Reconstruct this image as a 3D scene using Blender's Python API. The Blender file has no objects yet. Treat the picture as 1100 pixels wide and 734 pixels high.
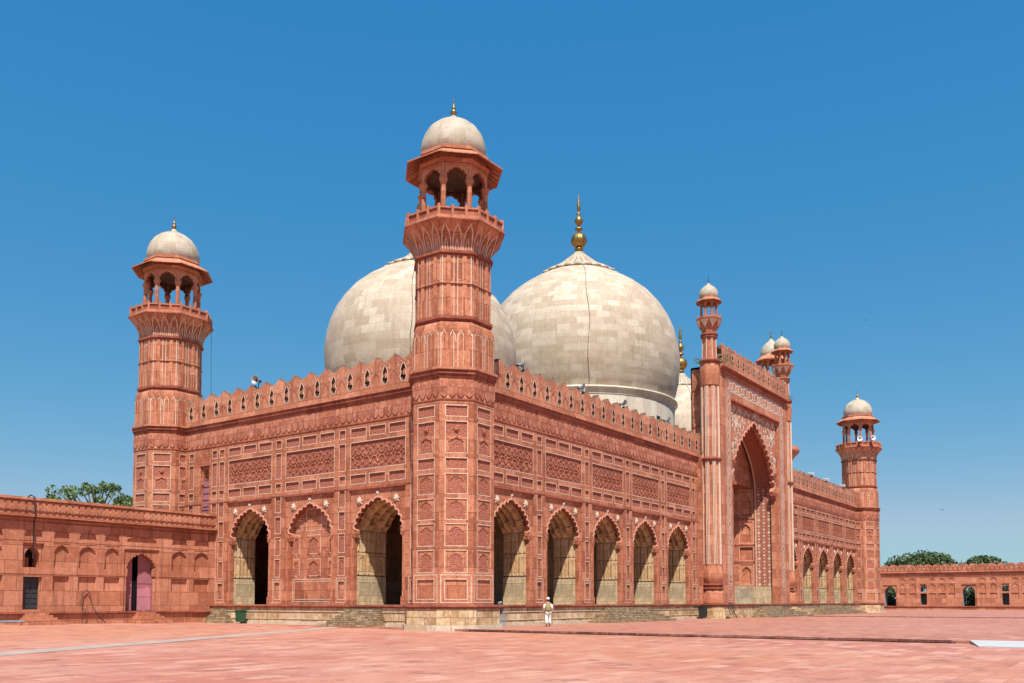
import bpy, bmesh, math, random
from math import pi, sin, cos, radians as R
from mathutils import Vector, Matrix, geometry
random.seed(7)
S = bpy.context.scene
COL = S.collection
# ------------------------------------------------------------------ camera
cam = bpy.data.objects.new('camera', bpy.data.cameras.new('camera')); COL.objects.link(cam); S.camera = cam
cam.location = (-35.4143, -29.0205, 1.4269)
cam.rotation_euler = (R(90 + 3.3686), 0, R(35.4812 - 90))
cam.data.sensor_width = 36; cam.data.lens = 31.405; cam.data.shift_y = 0.2026
cam.data.clip_start = .1; cam.data.clip_end = 5000
# ------------------------------------------------------------------ sky, sun, exposure
SUN_EL, SUN_AZ = 60.5, 229.6            # azimuth clockwise from +Y
W = bpy.data.worlds.new('World'); S.world = W; W.use_nodes = True
nt = W.node_tree; bg = nt.nodes['Background']
sky = nt.nodes.new('ShaderNodeTexSky'); sky.sky_type = 'NISHITA'; sky.sun_disc = False
sky.sun_elevation = R(SUN_EL); sky.sun_rotation = R(SUN_AZ)
sky.altitude = 500; sky.air_density = 1.0; sky.dust_density = 0.0; sky.ozone_density = 1.5
hs_ = nt.nodes.new('ShaderNodeHueSaturation'); hs_.inputs['Saturation'].default_value = 1.3; hs_.inputs['Hue'].default_value = .49
nt.links.new(sky.outputs[0], hs_.inputs['Color']); sp_ = nt.nodes.new('ShaderNodeSeparateColor'); cm_ = nt.nodes.new('ShaderNodeCombineColor'); nt.links.new(hs_.outputs[0], sp_.inputs[0])
for i_, (k_, g_) in enumerate(((.76, .94), (1.543, .5225), (3.205, .2486))):     # sky colour regraded per channel: horizon glow held back
    p_ = nt.nodes.new('ShaderNodeMath'); p_.operation = 'POWER'; p_.inputs[1].default_value = g_; nt.links.new(sp_.outputs[i_], p_.inputs[0])
    q_ = nt.nodes.new('ShaderNodeMath'); q_.operation = 'MULTIPLY'; q_.inputs[1].default_value = k_; nt.links.new(p_.outputs[0], q_.inputs[0])
    if i_ == 0: r_ = nt.nodes.new('ShaderNodeMath'); r_.operation = 'SMOOTH_MIN'; r_.inputs[1].default_value = 2.9; r_.inputs[2].default_value = .8; nt.links.new(q_.outputs[0], r_.inputs[0]); q_ = r_
    nt.links.new(q_.outputs[0], cm_.inputs[i_])
nt.links.new(cm_.outputs[0], bg.inputs[0]); bg.inputs[1].default_value = 0.08
sl = bpy.data.lights.new('sun', 'SUN'); sl.energy = 5.0; sl.angle = R(.5); sl.color = (1, .95, .86)
sun = bpy.data.objects.new('sun', sl); COL.objects.link(sun)
sd = Vector((sin(R(SUN_AZ)) * cos(R(SUN_EL)), cos(R(SUN_AZ)) * cos(R(SUN_EL)), sin(R(SUN_EL))))
sun.rotation_euler = sd.to_track_quat('Z', 'Y').to_euler()
S.view_settings.view_transform = 'Standard'; S.view_settings.look = 'None'
S.view_settings.exposure = 0.7; S.view_settings.gamma = 1
S.render.engine = 'CYCLES'
S.cycles.max_bounces = 6
# ------------------------------------------------------------------ materials
def newmat(n):
    m = bpy.data.materials.new(n); m.use_nodes = True
    t = m.node_tree; b = t.nodes['Principled BSDF']
    return m, t, b
class NG:
    def __init__(s, t): s.t = t
    def n(s, k, **kw):
        o = s.t.nodes.new(k)
        for a, v in kw.items():
            if a.startswith('_'): o.inputs[a[1:].replace('_', ' ')].default_value = v
            else: setattr(o, a, v)
        return o
    def l(s, a, b): s.t.links.new(a, b)
    def ramp(s, src, stops, interp='LINEAR'):
        r = s.n('ShaderNodeValToRGB'); r.color_ramp.interpolation = interp
        e = r.color_ramp.elements
        while len(e) < len(stops): e.new(.5)
        for i, (p, c) in enumerate(stops): e[i].position = p; e[i].color = (*c, 1) if len(c) == 3 else c
        s.l(src, r.inputs[0]); return r.outputs[0]
    def mix(s, f, a, b, mode='MIX'):
        m = s.n('ShaderNodeMix', data_type='RGBA', blend_type=mode)
        if isinstance(f, (int, float)): m.inputs[0].default_value = f
        else: s.l(f, m.inputs[0])
        for i, v in ((6, a), (7, b)):
            if isinstance(v, tuple): m.inputs[i].default_value = (*v, 1)
            else: s.l(v, m.inputs[i])
        return m.outputs[2]
    def noise(s, vec, scale, detail=4, rough=.6, sc3=None):
        o = s.n('ShaderNodeTexNoise', _Scale=scale, _Detail=detail, _Roughness=rough)
        if sc3:
            mp = s.n('ShaderNodeMapping'); mp.inputs['Scale'].default_value = sc3; s.l(vec, mp.inputs[0]); vec = mp.outputs[0]
        s.l(vec, o.inputs['Vector']); return o.outputs[0]
    def bump(s, h, st, dist, b, nrm=None):
        o = s.n('ShaderNodeBump', _Strength=st, _Distance=dist); s.l(h, o.inputs['Height'])
        if nrm: s.l(nrm, o.inputs['Normal'])
        s.l(o.outputs[0], b.inputs['Normal']); return o.outputs[0]
def stone(name, dark, mid, light, bw=1.1, bh=.62, mortar=.016, mdark=.85, rough=.85, stain=.5, bumpd=.02, streak=True, var=1.0, pale=None, off=.5):
    m, t, b = newmat(name); g = NG(t)
    tc = g.n('ShaderNodeTexCoord'); uv, ob = tc.outputs['UV'], tc.outputs['Object']
    br = g.n('ShaderNodeTexBrick', offset=off, _Scale=1.0, _Mortar_Size=mortar, _Mortar_Smooth=.3, _Brick_Width=bw, _Row_Height=bh, _Bias=0.0)
    br.inputs['Color1'].default_value = (0, 0, 0, 1); br.inputs['Color2'].default_value = (1, 1, 1, 1); br.inputs['Mortar'].default_value = (.5, .5, .5, 1)
    g.l(uv, br.inputs['Vector'])
    c = g.ramp(br.outputs['Color'], [(0, dark), (.5, mid), (1, light)])
    if var < 1: c = g.mix(var, mid, c)
    n1 = g.noise(ob, .9, 6, .65); n2 = g.noise(ob, 7, 5, .7)
    c = g.mix(g.ramp(n1, [(.35, (0, 0, 0)), (.7, (1, 1, 1))]), c, g.mix(.5, c, dark), 'MIX')
    c = g.mix(g.ramp(n2, [(.3, (stain,) * 3), (.62, (0, 0, 0))]), c, g.mix(.7, c, (dark[0] * .5, dark[1] * .5, dark[2] * .5)))
    n6 = g.noise(ob, 3.1, 6, .7); c = g.mix(g.ramp(n6, [(.5, (0, 0, 0)), (.66, (stain * .8,) * 3)]), c, light); c = g.mix(g.ramp(n6, [(.34, (stain * .9,) * 3), (.46, (0, 0, 0))]), c, dark)
    if pale:
        c = g.mix(g.ramp(g.noise(ob, 1.7, 7, .75), [(.6, (0, 0, 0)), (.75, (.7,) * 3)]), c, pale)
    if streak:
        n3 = g.noise(ob, 1.0, 5, .7, (3.2, 3.2, .25))
        c = g.mix(g.ramp(n3, [(.52, (0, 0, 0)), (.72, ((.62 if rough > .7 else .3),) * 3)]), c, (dark[0] * .35, dark[1] * .4, dark[2] * .45))
    c = g.mix(g.ramp(br.outputs['Fac'], [(0, (0, 0, 0)), (1, (mdark,) * 3)]), c, (dark[0] * .45, dark[1] * .45, dark[2] * .45))
    g.l(c, b.inputs['Base Color']); b.inputs['Roughness'].default_value = rough
    b.inputs['Specular IOR Level'].default_value = .25
    h = g.n('ShaderNodeMath', operation='MULTIPLY_ADD'); g.l(br.outputs['Fac'], h.inputs[0]); h.inputs[1].default_value = -.5; g.l(n2, h.inputs[2])
    g.bump(h.outputs[0], .5, bumpd, b)
    return m
RD, RM, RL = (.30, .092, .047), (.465, .168, .090), (.63, .265, .155)
M = {}
M['red'] = stone('red_sandstone', RD, RM, RL, pale=(.66, .38, .25), stain=.65)
M['redtower'] = stone('red_sandstone_tower', RD, RM, RL, bw=.9, bh=.9, pale=(.66, .38, .25), stain=.65)
M['trim'] = stone('red_moulding', (.24, .065, .04), (.37, .11, .067), (.47, .15, .09), bw=1.6, bh=9, stain=.6)
M['lightred'] = stone('light_red_sandstone', (.37, .13, .07), (.51, .197, .112), (.64, .29, .18), bw=1.3, bh=.8, pale=(.66, .36, .26))
M['oldred'] = stone('aged_red_sandstone', (.32, .10, .06), (.46, .165, .10), (.60, .26, .17), bw=.68, bh=2, stain=.8, pale=(.66, .42, .28))
M['plinth'] = stone('yellow_sandstone', (.36, .20, .095), (.60, .41, .23), (.72, .56, .37), bw=.75, bh=.36, pale=(.70, .62, .46), stain=.7)
M['kioskshade'] = stone('shaded_kiosk_stone', (.07, .035, .025), (.12, .055, .04), (.18, .08, .055), bw=.5, bh=.4)  # inside of the tower kiosks: their shade is put into the stone colour
M['plinthpale'] = stone('pale_base_course', (.46, .34, .22), (.60, .49, .36), (.68, .6, .48), bw=1.4, bh=2, stain=.6)
M['step'] = stone('brown_step_stone', (.22, .14, .08), (.40, .27, .155), (.58, .44, .28), bw=.42, bh=.1, stain=.8, mdark=.9)
M['vest'] = stone('buff_vault_stone', (.48, .29, .14), (.66, .44, .24), (.76, .56, .34), bw=.62, bh=.9, stain=.7)
M['vestdado'] = stone('grey_buff_dado', (.38, .29, .18), (.54, .42, .27), (.64, .52, .35), bw=1.1, bh=.75, stain=.8)
M['marble'] = stone('dome_marble', (.38, .285, .20), (.48, .385, .29), (.61, .525, .42), bw=1.05, bh=.62, mortar=.012, mdark=.3, rough=.6, stain=.35, bumpd=.008, var=.85)
M['marble2'] = stone('small_dome_marble', (.36, .29, .215), (.45, .375, .29), (.53, .455, .365), bw=.6, bh=.55, mortar=.012, mdark=.25, rough=.6, stain=.5, bumpd=.005)
M['whitemarble'] = stone('white_marble', (.50, .43, .34), (.60, .53, .43), (.68, .62, .52), bw=.9, bh=2.4, mortar=.01, mdark=.2, rough=.6, stain=.4, bumpd=.004)
def simple(name, col, rough=.6, metal=0, var=.25, scale=6, bumpd=0):
    m, t, b = newmat(name); g = NG(t); tc = g.n('ShaderNodeTexCoord')
    n = g.noise(tc.outputs['Object'], scale, 5, .65)
    c = g.ramp(n, [(.3, tuple(x * (1 - var) for x in col)), (.7, tuple(min(1, x * (1 + var)) for x in col))])
    if name == 'white_marble_inlay': c = g.mix(g.ramp(g.noise(tc.outputs['Object'], 2.3, 6, .7), [(.34, (.6,) * 3), (.46, (0, 0, 0))]), c, (.40, .17, .11))
    g.l(c, b.inputs['Base Color']); b.inputs['Roughness'].default_value = rough; b.inputs['Metallic'].default_value = metal
    if bumpd: g.bump(n, .6, bumpd, b)
    return m
M['inlay'] = simple('white_marble_inlay', (.60, .42, .31), .6, var=.32, scale=9)
M['flower'] = simple('white_marble_flower', (.62, .50, .40), .6, var=.15)
M['stripe'] = simple('pink_arch_stripe', (.60, .29, .20), .7, var=.25)
M['brass'] = simple('gilded_brass', (.30, .18, .055), .42, .85, var=.45, scale=8)
M['dark'] = simple('dark_iron', (.03, .03, .035), .5, .3)
M['black'] = simple('black_rubber', (.015, .015, .015), .6)
M['interior'] = stone('dim_interior_plaster', (.3, .18, .11), (.42, .28, .18), (.5, .35, .24), bw=1.2, bh=.8)
M['roof'] = simple('roof_screed', (.35, .28, .22), .9, scale=1)
M['purple'] = simple('faded_purple_wood', (.13, .055, .085), .7, scale=12)
M['pink'] = simple('pink_painted_wood', (.50, .20, .24), .6, var=.12, scale=3)
M['pinkdark'] = simple('dark_mauve_paint', (.33, .12, .14), .7, var=.15, scale=3)
M['blackdoor'] = simple('black_green_paint', (.028, .036, .04), .45, scale=8)
M['green'] = simple('green_plastic', (.02, .085, .04), .45, scale=5)
M['blackplastic'] = simple('black_plastic', (.02, .024, .024), .45)
M['grey'] = simple('grey_horn_metal', (.30, .31, .32), .5, .2)
M['whitep'] = simple('white_housing', (.75, .75, .73), .4, var=.06)
M['bluep'] = simple('blue_grey_paint', (.16, .26, .34), .5)
M['reveal'] = simple('mauve_lime_plaster', (.30, .24, .25), .9, scale=2)
def carved(name, cd, cl, scale):
    m, t, b = newmat(name); g = NG(t); tc = g.n('ShaderNodeTexCoord'); uv = tc.outputs['UV']
    dn = g.n('ShaderNodeTexNoise', _Scale=scale * .5, _Detail=1.0); g.l(uv, dn.inputs['Vector'])
    add = g.n('ShaderNodeVectorMath', operation='MULTIPLY_ADD'); g.l(dn.outputs['Color'], add.inputs[0]); add.inputs[1].default_value = (.28, .28, 0); g.l(uv, add.inputs[2])
    v = g.n('ShaderNodeTexVoronoi', feature='DISTANCE_TO_EDGE', _Scale=scale); g.l(add.outputs[0], v.inputs['Vector'])
    v2 = g.n('ShaderNodeTexVoronoi', feature='F1', _Scale=scale * 2.3); g.l(add.outputs[0], v2.inputs['Vector'])
    r1 = g.ramp(v.outputs['Distance'], [(.0, (0, 0, 0)), (.10, (1, 1, 1)), (.3, (.6, .6, .6))])
    r2 = g.ramp(v2.outputs['Distance'], [(.1, (1, 1, 1)), (.5, (.35, .35, .35))])
    h = g.mix(1, r1, r2, 'MULTIPLY')
    n = g.noise(tc.outputs['Object'], 1.3, 5)
    c = g.mix(h, cd, cl); c = g.mix(g.ramp(n, [(.4, (0, 0, 0)), (.7, (.6,) * 3)]), c, cd)
    g.l(c, b.inputs['Base Color']); b.inputs['Roughness'].default_value = .85
    g.bump(h, .9, .05, b); return m
M['carved'] = carved('carved_relief_panel', (.23, .065, .04), (.46, .155, .095), 2.3)
M['carvedfine'] = carved('carved_fine_panel', (.32, .10, .06), (.48, .165, .102), 5.0)
# courtyard paving
def paving(name, base, pale, orange, sx=1.0):
    m, t, b = newmat(name); g = NG(t); tc = g.n('ShaderNodeTexCoord'); ob = tc.outputs['Object']
    mp = g.n('ShaderNodeMapping'); mp.inputs['Rotation'].default_value = (0, 0, R(0)); g.l(ob, mp.inputs[0]); v = mp.outputs[0]
    br = g.n('ShaderNodeTexBrick', offset=.5, _Scale=1.0, _Mortar_Size=.012, _Mortar_Smooth=.2, _Brick_Width=.95, _Row_Height=.42)
    br.inputs['Color1'].default_value = (0, 0, 0, 1); br.inputs['Color2'].default_value = (1, 1, 1, 1); br.inputs['Mortar'].default_value = (.5, .5, .5, 1)
    g.l(v, br.inputs['Vector'])
    dk = tuple(x * .8 for x in base)
    c = g.ramp(br.outputs['Color'], [(0, tuple(x * .9 for x in base)), (.35, base), (.8, tuple(.6 * a + .4 * q for a, q in zip(base, pale))), (1, pale)])
    n1 = g.noise(ob, .12, 5, .6); c = g.mix(g.ramp(n1, [(.42, (0, 0, 0)), (.62, (.8,) * 3)]), c, g.mix(.6, c, pale))
    n4 = g.noise(ob, .05, 3, .5); c = g.mix(g.ramp(n4, [(.45, (0, 0, 0)), (.6, (.55,) * 3)]), c, orange)
    n2 = g.noise(ob, .9, 7, .7); c = g.mix(g.ramp(n2, [(.32, (.9,) * 3), (.48, (0, 0, 0))]), c, tuple(x * .55 for x in base))
    n5 = g.noise(ob, 1.6, 7, .75); c = g.mix(g.ramp(n5, [(.56, (0, 0, 0)), (.7, (.75,) * 3)]), c, pale)
    n3 = g.noise(ob, 12, 4, .7); c = g.mix(g.ramp(n3, [(.3, (.35,) * 3), (.5, (0, 0, 0))]), c, tuple(x * .5 for x in base))
    c = g.mix(g.ramp(br.outputs['Fac'], [(0, (0, 0, 0)), (1, (.45,) * 3)]), c, tuple(x * .5 for x in base))
    g.l(c, b.inputs['Base Color']); b.inputs['Roughness'].default_value = .75
    h = g.n('ShaderNodeMath', operation='MULTIPLY_ADD'); g.l(br.outputs['Fac'], h.inputs[0]); h.inputs[1].default_value = -.4; g.l(n3, h.inputs[2])
    g.bump(h.outputs[0], .4, .012, b); return m
M['pave'] = paving('red_slab_paving', (.37, .128, .082), (.48, .25, .185), (.42, .165, .08))
M['pave2'] = paving('red_platform_paving', (.32, .118, .078), (.44, .21, .15), (.35, .13, .08))
M['riser'] = stone('worn_step_riser', (.10, .04, .03), (.22, .08, .06), (.38, .18, .14), bw=1.2, bh=1, stain=.9)
M['shadewear'] = stone('weathered_shaded_stone', (.07, .05, .04), (.17, .10, .07), (.33, .15, .10), bw=.5, bh=.5)  # merlon sides: weathering plus painted shade in one dark colour
M['whiteslab'] = simple('whitewashed_slab', (.37, .365, .36), .8, var=.08, scale=2)
M['runner'] = simple('grey_marble_strip', (.32, .235, .20), .8, var=.2, scale=1.2)
M['earth'] = simple('dry_ground', (.30, .2, .13), .95, scale=.2)
def leafmat(name, c1, c2):
    m, t, b = newmat(name); g = NG(t)
    ge = g.n('ShaderNodeNewGeometry'); c = g.ramp(ge.outputs['Random Per Island'], [(0, c1), (1, c2)])
    g.l(c, b.inputs['Base Color']); b.inputs['Roughness'].default_value = .55
    b.inputs['Transmission Weight'].default_value = 0; return m
M['leaf'] = leafmat('tree_leaves', (.035, .075, .02), (.12, .19, .05))
M['leafd'] = leafmat('dense_tree_leaves', (.028, .05, .018), (.085, .125, .038))
M['bark'] = simple('bark', (.16, .12, .08), .9, scale=10, bumpd=.02)
M['skin'] = simple('skin', (.32, .17, .1), .55, var=.05)
M['cloth_white'] = simple('white_cotton', (.78, .78, .76), .85, var=.04)
M['cloth_olive'] = simple('olive_khaki_cloth', (.27, .22, .09), .9, var=.1)
M['shoe'] = simple('dark_leather', (.03, .02, .015), .5)
M['hair'] = simple('dark_grey_hair', (.04, .035, .03), .7)
# ------------------------------------------------------------------ mesh builder
class MB:
    def __init__(s): s.v = []; s.f = []; s.m = []; s.mats = []; s.uvs = {}; s.sm = []
    def mi(s, mat):
        if mat not in s.mats: s.mats.append(mat)
        return s.mats.index(mat)
    def face(s, pts, mat, uv=None, smooth=False):
        i = len(s.v); s.v += [tuple(p) for p in pts]; s.f.append(tuple(range(i, i + len(pts)))); s.m.append(s.mi(mat)); s.sm.append(smooth)
        if uv: s.uvs[len(s.f) - 1] = uv
    def grid(s, P, mat, uv=None, smooth=True, closed=False):
        nr, nc = len(P), len(P[0]); i0 = len(s.v)
        for r in P: s.v += [tuple(p) for p in r]
        for a in range(nr - 1):
            for b in range(nc if closed else nc - 1):
                b2 = (b + 1) % nc
                s.f.append((i0 + a * nc + b, i0 + a * nc + b2, i0 + (a + 1) * nc + b2, i0 + (a + 1) * nc + b)); s.m.append(s.mi(mat)); s.sm.append(smooth)
                if uv: s.uvs[len(s.f) - 1] = [uv(a, b), uv(a, b + 1), uv(a + 1, b + 1), uv(a + 1, b)]
    def lathe(s, prof, n, mat, c=(0, 0, 0), ph=0, smooth=True, rmod=None, us=None, flat=False):
        P = []; arc = [0]
        for i in range(1, len(prof)): arc.append(arc[-1] + math.hypot(prof[i][0] - prof[i - 1][0], prof[i][1] - prof[i - 1][1]))
        for r, z in prof:
            P.append([(c[0] + (r * (rmod(2 * pi * k / n, z) if rmod else 1)) * cos(ph + 2 * pi * k / n), c[1] + (r * (rmod(2 * pi * k / n, z) if rmod else 1)) * sin(ph + 2 * pi * k / n), c[2] + z) for k in range(n)])
        U = us or max(p[0] for p in prof)
        s.grid(P, mat, lambda a, b: (2 * pi * b / n * U, arc[a]), smooth, True)
        for e, rv in ((0, True), (-1, False)):
            if prof[e][0] > .02:
                s.face(P[e][::-1] if rv else P[e], mat)
    def oct(s, D0, z0, D1, z1, mat, c=(0, 0)):      # octagon by across-flats size, faces square to the walls
        k = 1 / cos(pi / 8)
        s.lathe([(D0 / 2 * k, z0), (D1 / 2 * k, z1)], 8, mat, (c[0], c[1], 0), pi / 8, False)
    def box(s, F, s0, s1, z0, z1, d0, d1, mat):
        P = [[[F(a, z, d) for d in (d0, d1)] for z in (z0, z1)] for a in (s0, s1)]
        q = lambda *k: s.face([P[a][b][c] for a, b, c in k], mat)
        q((0, 0, 1), (1, 0, 1), (1, 1, 1), (0, 1, 1)); q((1, 0, 0), (0, 0, 0), (0, 1, 0), (1, 1, 0))
        q((0, 0, 0), (0, 0, 1), (0, 1, 1), (0, 1, 0)); q((1, 0, 1), (1, 0, 0), (1, 1, 0), (1, 1, 1))
        q((0, 1, 1), (1, 1, 1), (1, 1, 0), (0, 1, 0)); q((0, 0, 0), (1, 0, 0), (1, 0, 1), (0, 0, 1))
    def rect(s, F, s0, s1, z0, z1, d, mat): s.face([F(s0, z0, d), F(s1, z0, d), F(s1, z1, d), F(s0, z1, d)], mat)
    def frame(s, F, s0, s1, z0, z1, w, d, mat):
        s.rect(F, s0 - w, s1 + w, z1, z1 + w, d, mat); s.rect(F, s0 - w, s1 + w, z0 - w, z0, d, mat)
        s.rect(F, s0 - w, s0, z0, z1, d, mat); s.rect(F, s1, s1 + w, z0, z1, d, mat)
    def poly(s, F, pts, d, mat):                     # flat simple polygon (may be concave)
        tr = geometry.tessellate_polygon([[Vector((a, b, 0)) for a, b in pts]])
        for t in tr: s.face([F(pts[i][0], pts[i][1], d) for i in t], mat)
    def prism(s, F, pts, d0, d1, mat, back=True, smat=None):
        s.poly(F, pts, d1, mat)
        if back: s.poly(F, pts, d0, mat)
        n = len(pts)
        for i in range(n):
            a, b = pts[i], pts[(i + 1) % n]
            s.face([F(a[0], a[1], d0), F(b[0], b[1], d0), F(b[0], b[1], d1), F(a[0], a[1], d1)], smat or mat)
    def gridsheet(s, F, s0, s1, z0, z1, holes, d, dback, mat, hmat=None):
        """wall sheet with rectangular holes; hole sides run back to dback"""
        xs = sorted({s0, s1, *[min(max(h[i], s0), s1) for h in holes for i in (0, 1)]}); zs = sorted({z0, z1, *[min(max(h[i], z0), z1) for h in holes for i in (2, 3)]})
        for j in range(len(zs) - 1):
            run = None
            for i in range(len(xs)):
                inh = True
                if i < len(xs) - 1:
                    cx, cz = (xs[i] + xs[i + 1]) / 2, (zs[j] + zs[j + 1]) / 2
                    inh = any(h[0] < cx < h[1] and h[2] < cz < h[3] for h in holes)
                if not inh and run is None: run = xs[i]
                if inh and run is not None: s.rect(F, run, xs[i], zs[j], zs[j + 1], d, mat); run = None
        if dback is None: return
        for a, b, c, e in holes:
            s.face([F(a, c, dback), F(a, c, d), F(a, e, d), F(a, e, dback)], hmat or mat); s.face([F(b, c, d), F(b, c, dback), F(b, e, dback), F(b, e, d)], hmat or mat)
            s.face([F(a, e, d), F(b, e, d), F(b, e, dback), F(a, e, dback)], hmat or mat); s.face([F(a, c, dback), F(b, c, dback), F(b, c, d), F(a, c, d)], hmat or mat)
    def ribbon3(s, P0, P1, mat, closed=False):
        n = len(P0)
        for i in range(n if closed else n - 1):
            j = (i + 1) % n; s.face([P0[i], P0[j], P1[j], P1[i]], mat)
    def tube(s, pts, r, mat, n=8, rs=None):
        P = []; pts = [Vector(p) for p in pts]
        for i, p in enumerate(pts):
            t = (pts[min(i + 1, len(pts) - 1)] - pts[max(i - 1, 0)]).normalized()
            a = t.orthogonal().normalized() if abs(t.z) > .95 else t.cross(Vector((0, 0, 1))).normalized(); b = t.cross(a)
            rr = rs[i] if rs else r
            P.append([p + (a * cos(2 * pi * k / n) + b * sin(2 * pi * k / n)) * rr for k in range(n)])
        s.grid(P, mat, None, True, True); s.face(P[0][::-1], mat); s.face(P[-1], mat)
    def build(s, name, parent=None, loc=(0, 0, 0), rot=(0, 0, 0), merge=False):
        me = bpy.data.meshes.new(name); me.from_pydata(s.v, [], s.f)
        for m in s.mats: me.materials.append(M[m])
        uvl = me.uv_layers.new(name='UVMap').data
        for p in me.polygons:
            p.material_index = s.m[p.index]; p.use_smooth = s.sm[p.index]
            if p.index in s.uvs:
                for k, li in enumerate(p.loop_indices): uvl[li].uv = s.uvs[p.index][k]
            else:
                n = p.normal
                if abs(n.z) > .8:
                    for li in p.loop_indices: co = me.vertices[me.loops[li].vertex_index].co; uvl[li].uv = (co.x, co.y)
                else:
                    t = Vector((-n.y, n.x, 0)).normalized()
                    if (abs(t.x) > abs(t.y) and t.x < 0) or (abs(t.y) >= abs(t.x) and t.y < 0): t = -t
                    for li in p.loop_indices:
                        co = me.vertices[me.loops[li].vertex_index].co; uvl[li].uv = (co.dot(t) + 50, co.z + 50)
        o = bpy.data.objects.new(name, me); COL.objects.link(o); o.parent = parent; o.location = loc; o.rotation_euler = rot
        return o
def tag(o, label, cat, group=None):
    o['label'] = label; o['category'] = cat
    if group: o['group'] = group
    return o
def empty(name, loc=(0, 0, 0), rz=0):
    o = bpy.data.objects.new(name, None); COL.objects.link(o); o.location = loc; o.rotation_euler = (0, 0, rz); o.empty_display_size = .3; return o
def copy_tree(o, parent=None, loc=None, rz=None):
    c = o.copy(); COL.objects.link(c); c.parent = parent
    if loc is not None: c.location = loc
    if rz is not None: c.rotation_euler = (0, 0, rz)
    for ch in list(o.children): copy_tree(ch, c)
    return c
FL = lambda s, z, d: (s, -d, z)                       # local facade frame: x along wall, -y outward
def face_frame(ang, ap, c=(0, 0)):
    n = (cos(ang), sin(ang)); t = (-sin(ang), cos(ang))
    return lambda s, z, d: (c[0] + n[0] * (ap + d) + t[0] * s, c[1] + n[1] * (ap + d) + t[1] * s, z)
def bez(p0, p1, p2, p3, t): return tuple((1 - t) ** 3 * a + 3 * (1 - t) ** 2 * t * b + 3 * (1 - t) * t * t * c + t ** 3 * d for a, b, c, d in zip(p0, p1, p2, p3))
def arch_curve(c, hw, zs, za, k1=.52, k2=.56, k3=.85, N=72):
    """right half from spring to apex with outward normals, then mirrored: full list left->right"""
    H = za - zs; P = [bez((hw, zs), (hw, zs + H * k1), (hw * k2, zs + H * k3), (0, za), i / N) for i in range(N + 1)]
    # resample by arclength
    L = [0]
    for i in range(N): L.append(L[-1] + math.dist(P[i], P[i + 1]))
    Q = []
    for j in range(N + 1):
        t = L[-1] * j / N; i = min(N - 1, max(0, next((k for k in range(N) if L[k + 1] >= t - 1e-9), N - 1)))
        f = (t - L[i]) / max(1e-9, L[i + 1] - L[i]); Q.append((P[i][0] + (P[i + 1][0] - P[i][0]) * f, P[i][1] + (P[i + 1][1] - P[i][1]) * f))
    out = []
    for j, p in enumerate(Q):
        a, b = Q[max(0, j - 1)], Q[min(N, j + 1)]; tx, tz = b[0] - a[0], b[1] - a[1]; l = math.hypot(tx, tz)
        out.append((p[0], p[1], tz / l, -tx / l, j / N))       # outward normal = right of travel
    return out
def cusp_profile(c, hw, z0, zs, za, n, a, w, N=72, corb=.12, **kw):
    """returns (opening points left->right incl. straight jambs, stripe inner, stripe outer)"""
    base = arch_curve(c, hw, zs, za, N=N, **kw); inner = []; outer = []
    for x, z, nx, nz, t in base:
        f = abs(sin(pi * n * t)) ** .8; off = -a * (1 - f) * (1 if t < .999 else 0)
        if t > 1 - .5 / n: off = -a * (1 - f) * (1 - t) * 2 * n * .6
        inner.append((x + nx * off, z + nz * off)); outer.append((x + nx * (off * .75 + w), z + nz * (off * .75 + w)))
    outer[-1] = (0, outer[-1][1] + w * .5)
    R_ = [(hw, z0), (hw, zs - .45), (hw - corb, zs - .42), (hw - corb * 1.3, zs - .2), (inner[0][0] - .02, zs - .02)] + inner
    Lp = [(-x, z) for x, z in R_]; full = [(c + x, z) for x, z in Lp] + [(c + x, z) for x, z in R_[::-1][1:]]
    si = [(c - x, z) for x, z in inner] + [(c + x, z) for x, z in inner[::-1][1:]]; so = [(c - x, z) for x, z in outer] + [(c + x, z) for x, z in outer[::-1][1:]]
    return full, si, so
def mini_arch(mb, F, s0, s1, z0, z1, d, mat, th=.03):
    """raised spandrel with small cusped arch inside a panel"""
    w = s1 - s0; c = (s0 + s1) / 2; hw = w * .36
    full, si, so = cusp_profile(c, hw, z0, z0 + (z1 - z0) * .55, z0 + (z1 - z0) * .88, 3, w * .04, .02, N=12, corb=0)
    full = [full[0]] + full[4:-4] + [full[-1]]
    pts = [(s0, z0)] + full + [(s1, z0), (s1, z1), (s0, z1)]
    mb.prism(F, pts, d, d + th, mat, back=False)
def petals(mb, F, s0, s1, z0, z1, d, mat, pw=.42, th=.05):
    n = max(1, round((s1 - s0) / pw)); w = (s1 - s0) / n; H = z1 - z0
    for i in range(n):
        a = s0 + i * w; g = w * .07; c = a + w / 2
        pts = [(a + g, z0 + H * .25), (a + w * .2, z0 + H * .12), (c, z0), (a + w * .8, z0 + H * .12), (a + w - g, z0 + H * .25), (a + w - g, z1 - H * .2), (a + w * .78, z1 - H * .07), (c, z1), (a + w * .22, z1 - H * .07), (a + g, z1 - H * .2)]
        mb.prism(F, pts, d, d + th, mat, back=False)
CORN = [(12.52, 12.62, .05), (12.62, 12.67, .08), (12.67, 12.80, .12), (12.80, 12.87, .10), (12.87, 13.0, .19)]
def cornice(mb, F, s0, s1, dz=0, prof=CORN, mat='trim', mat2='lightred', db=-.05):
    for z0, z1, d in prof: mb.box(F, s0, s1, z0 + dz, z1 + dz, db, d, mat2 if (z0, z1, d) == prof[-1] else mat)
ROWS = [(2.9, 3.92), (4.2, 5.22), (5.5, 6.46), (6.77, 7.7)]
SM1, PANEL, SM2, FR = (8.0, 8.48), (8.8, 10.3), (10.62, 11.1), (11.5, 12.4)
PD = -.075                                           # recess depth of panels
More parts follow.
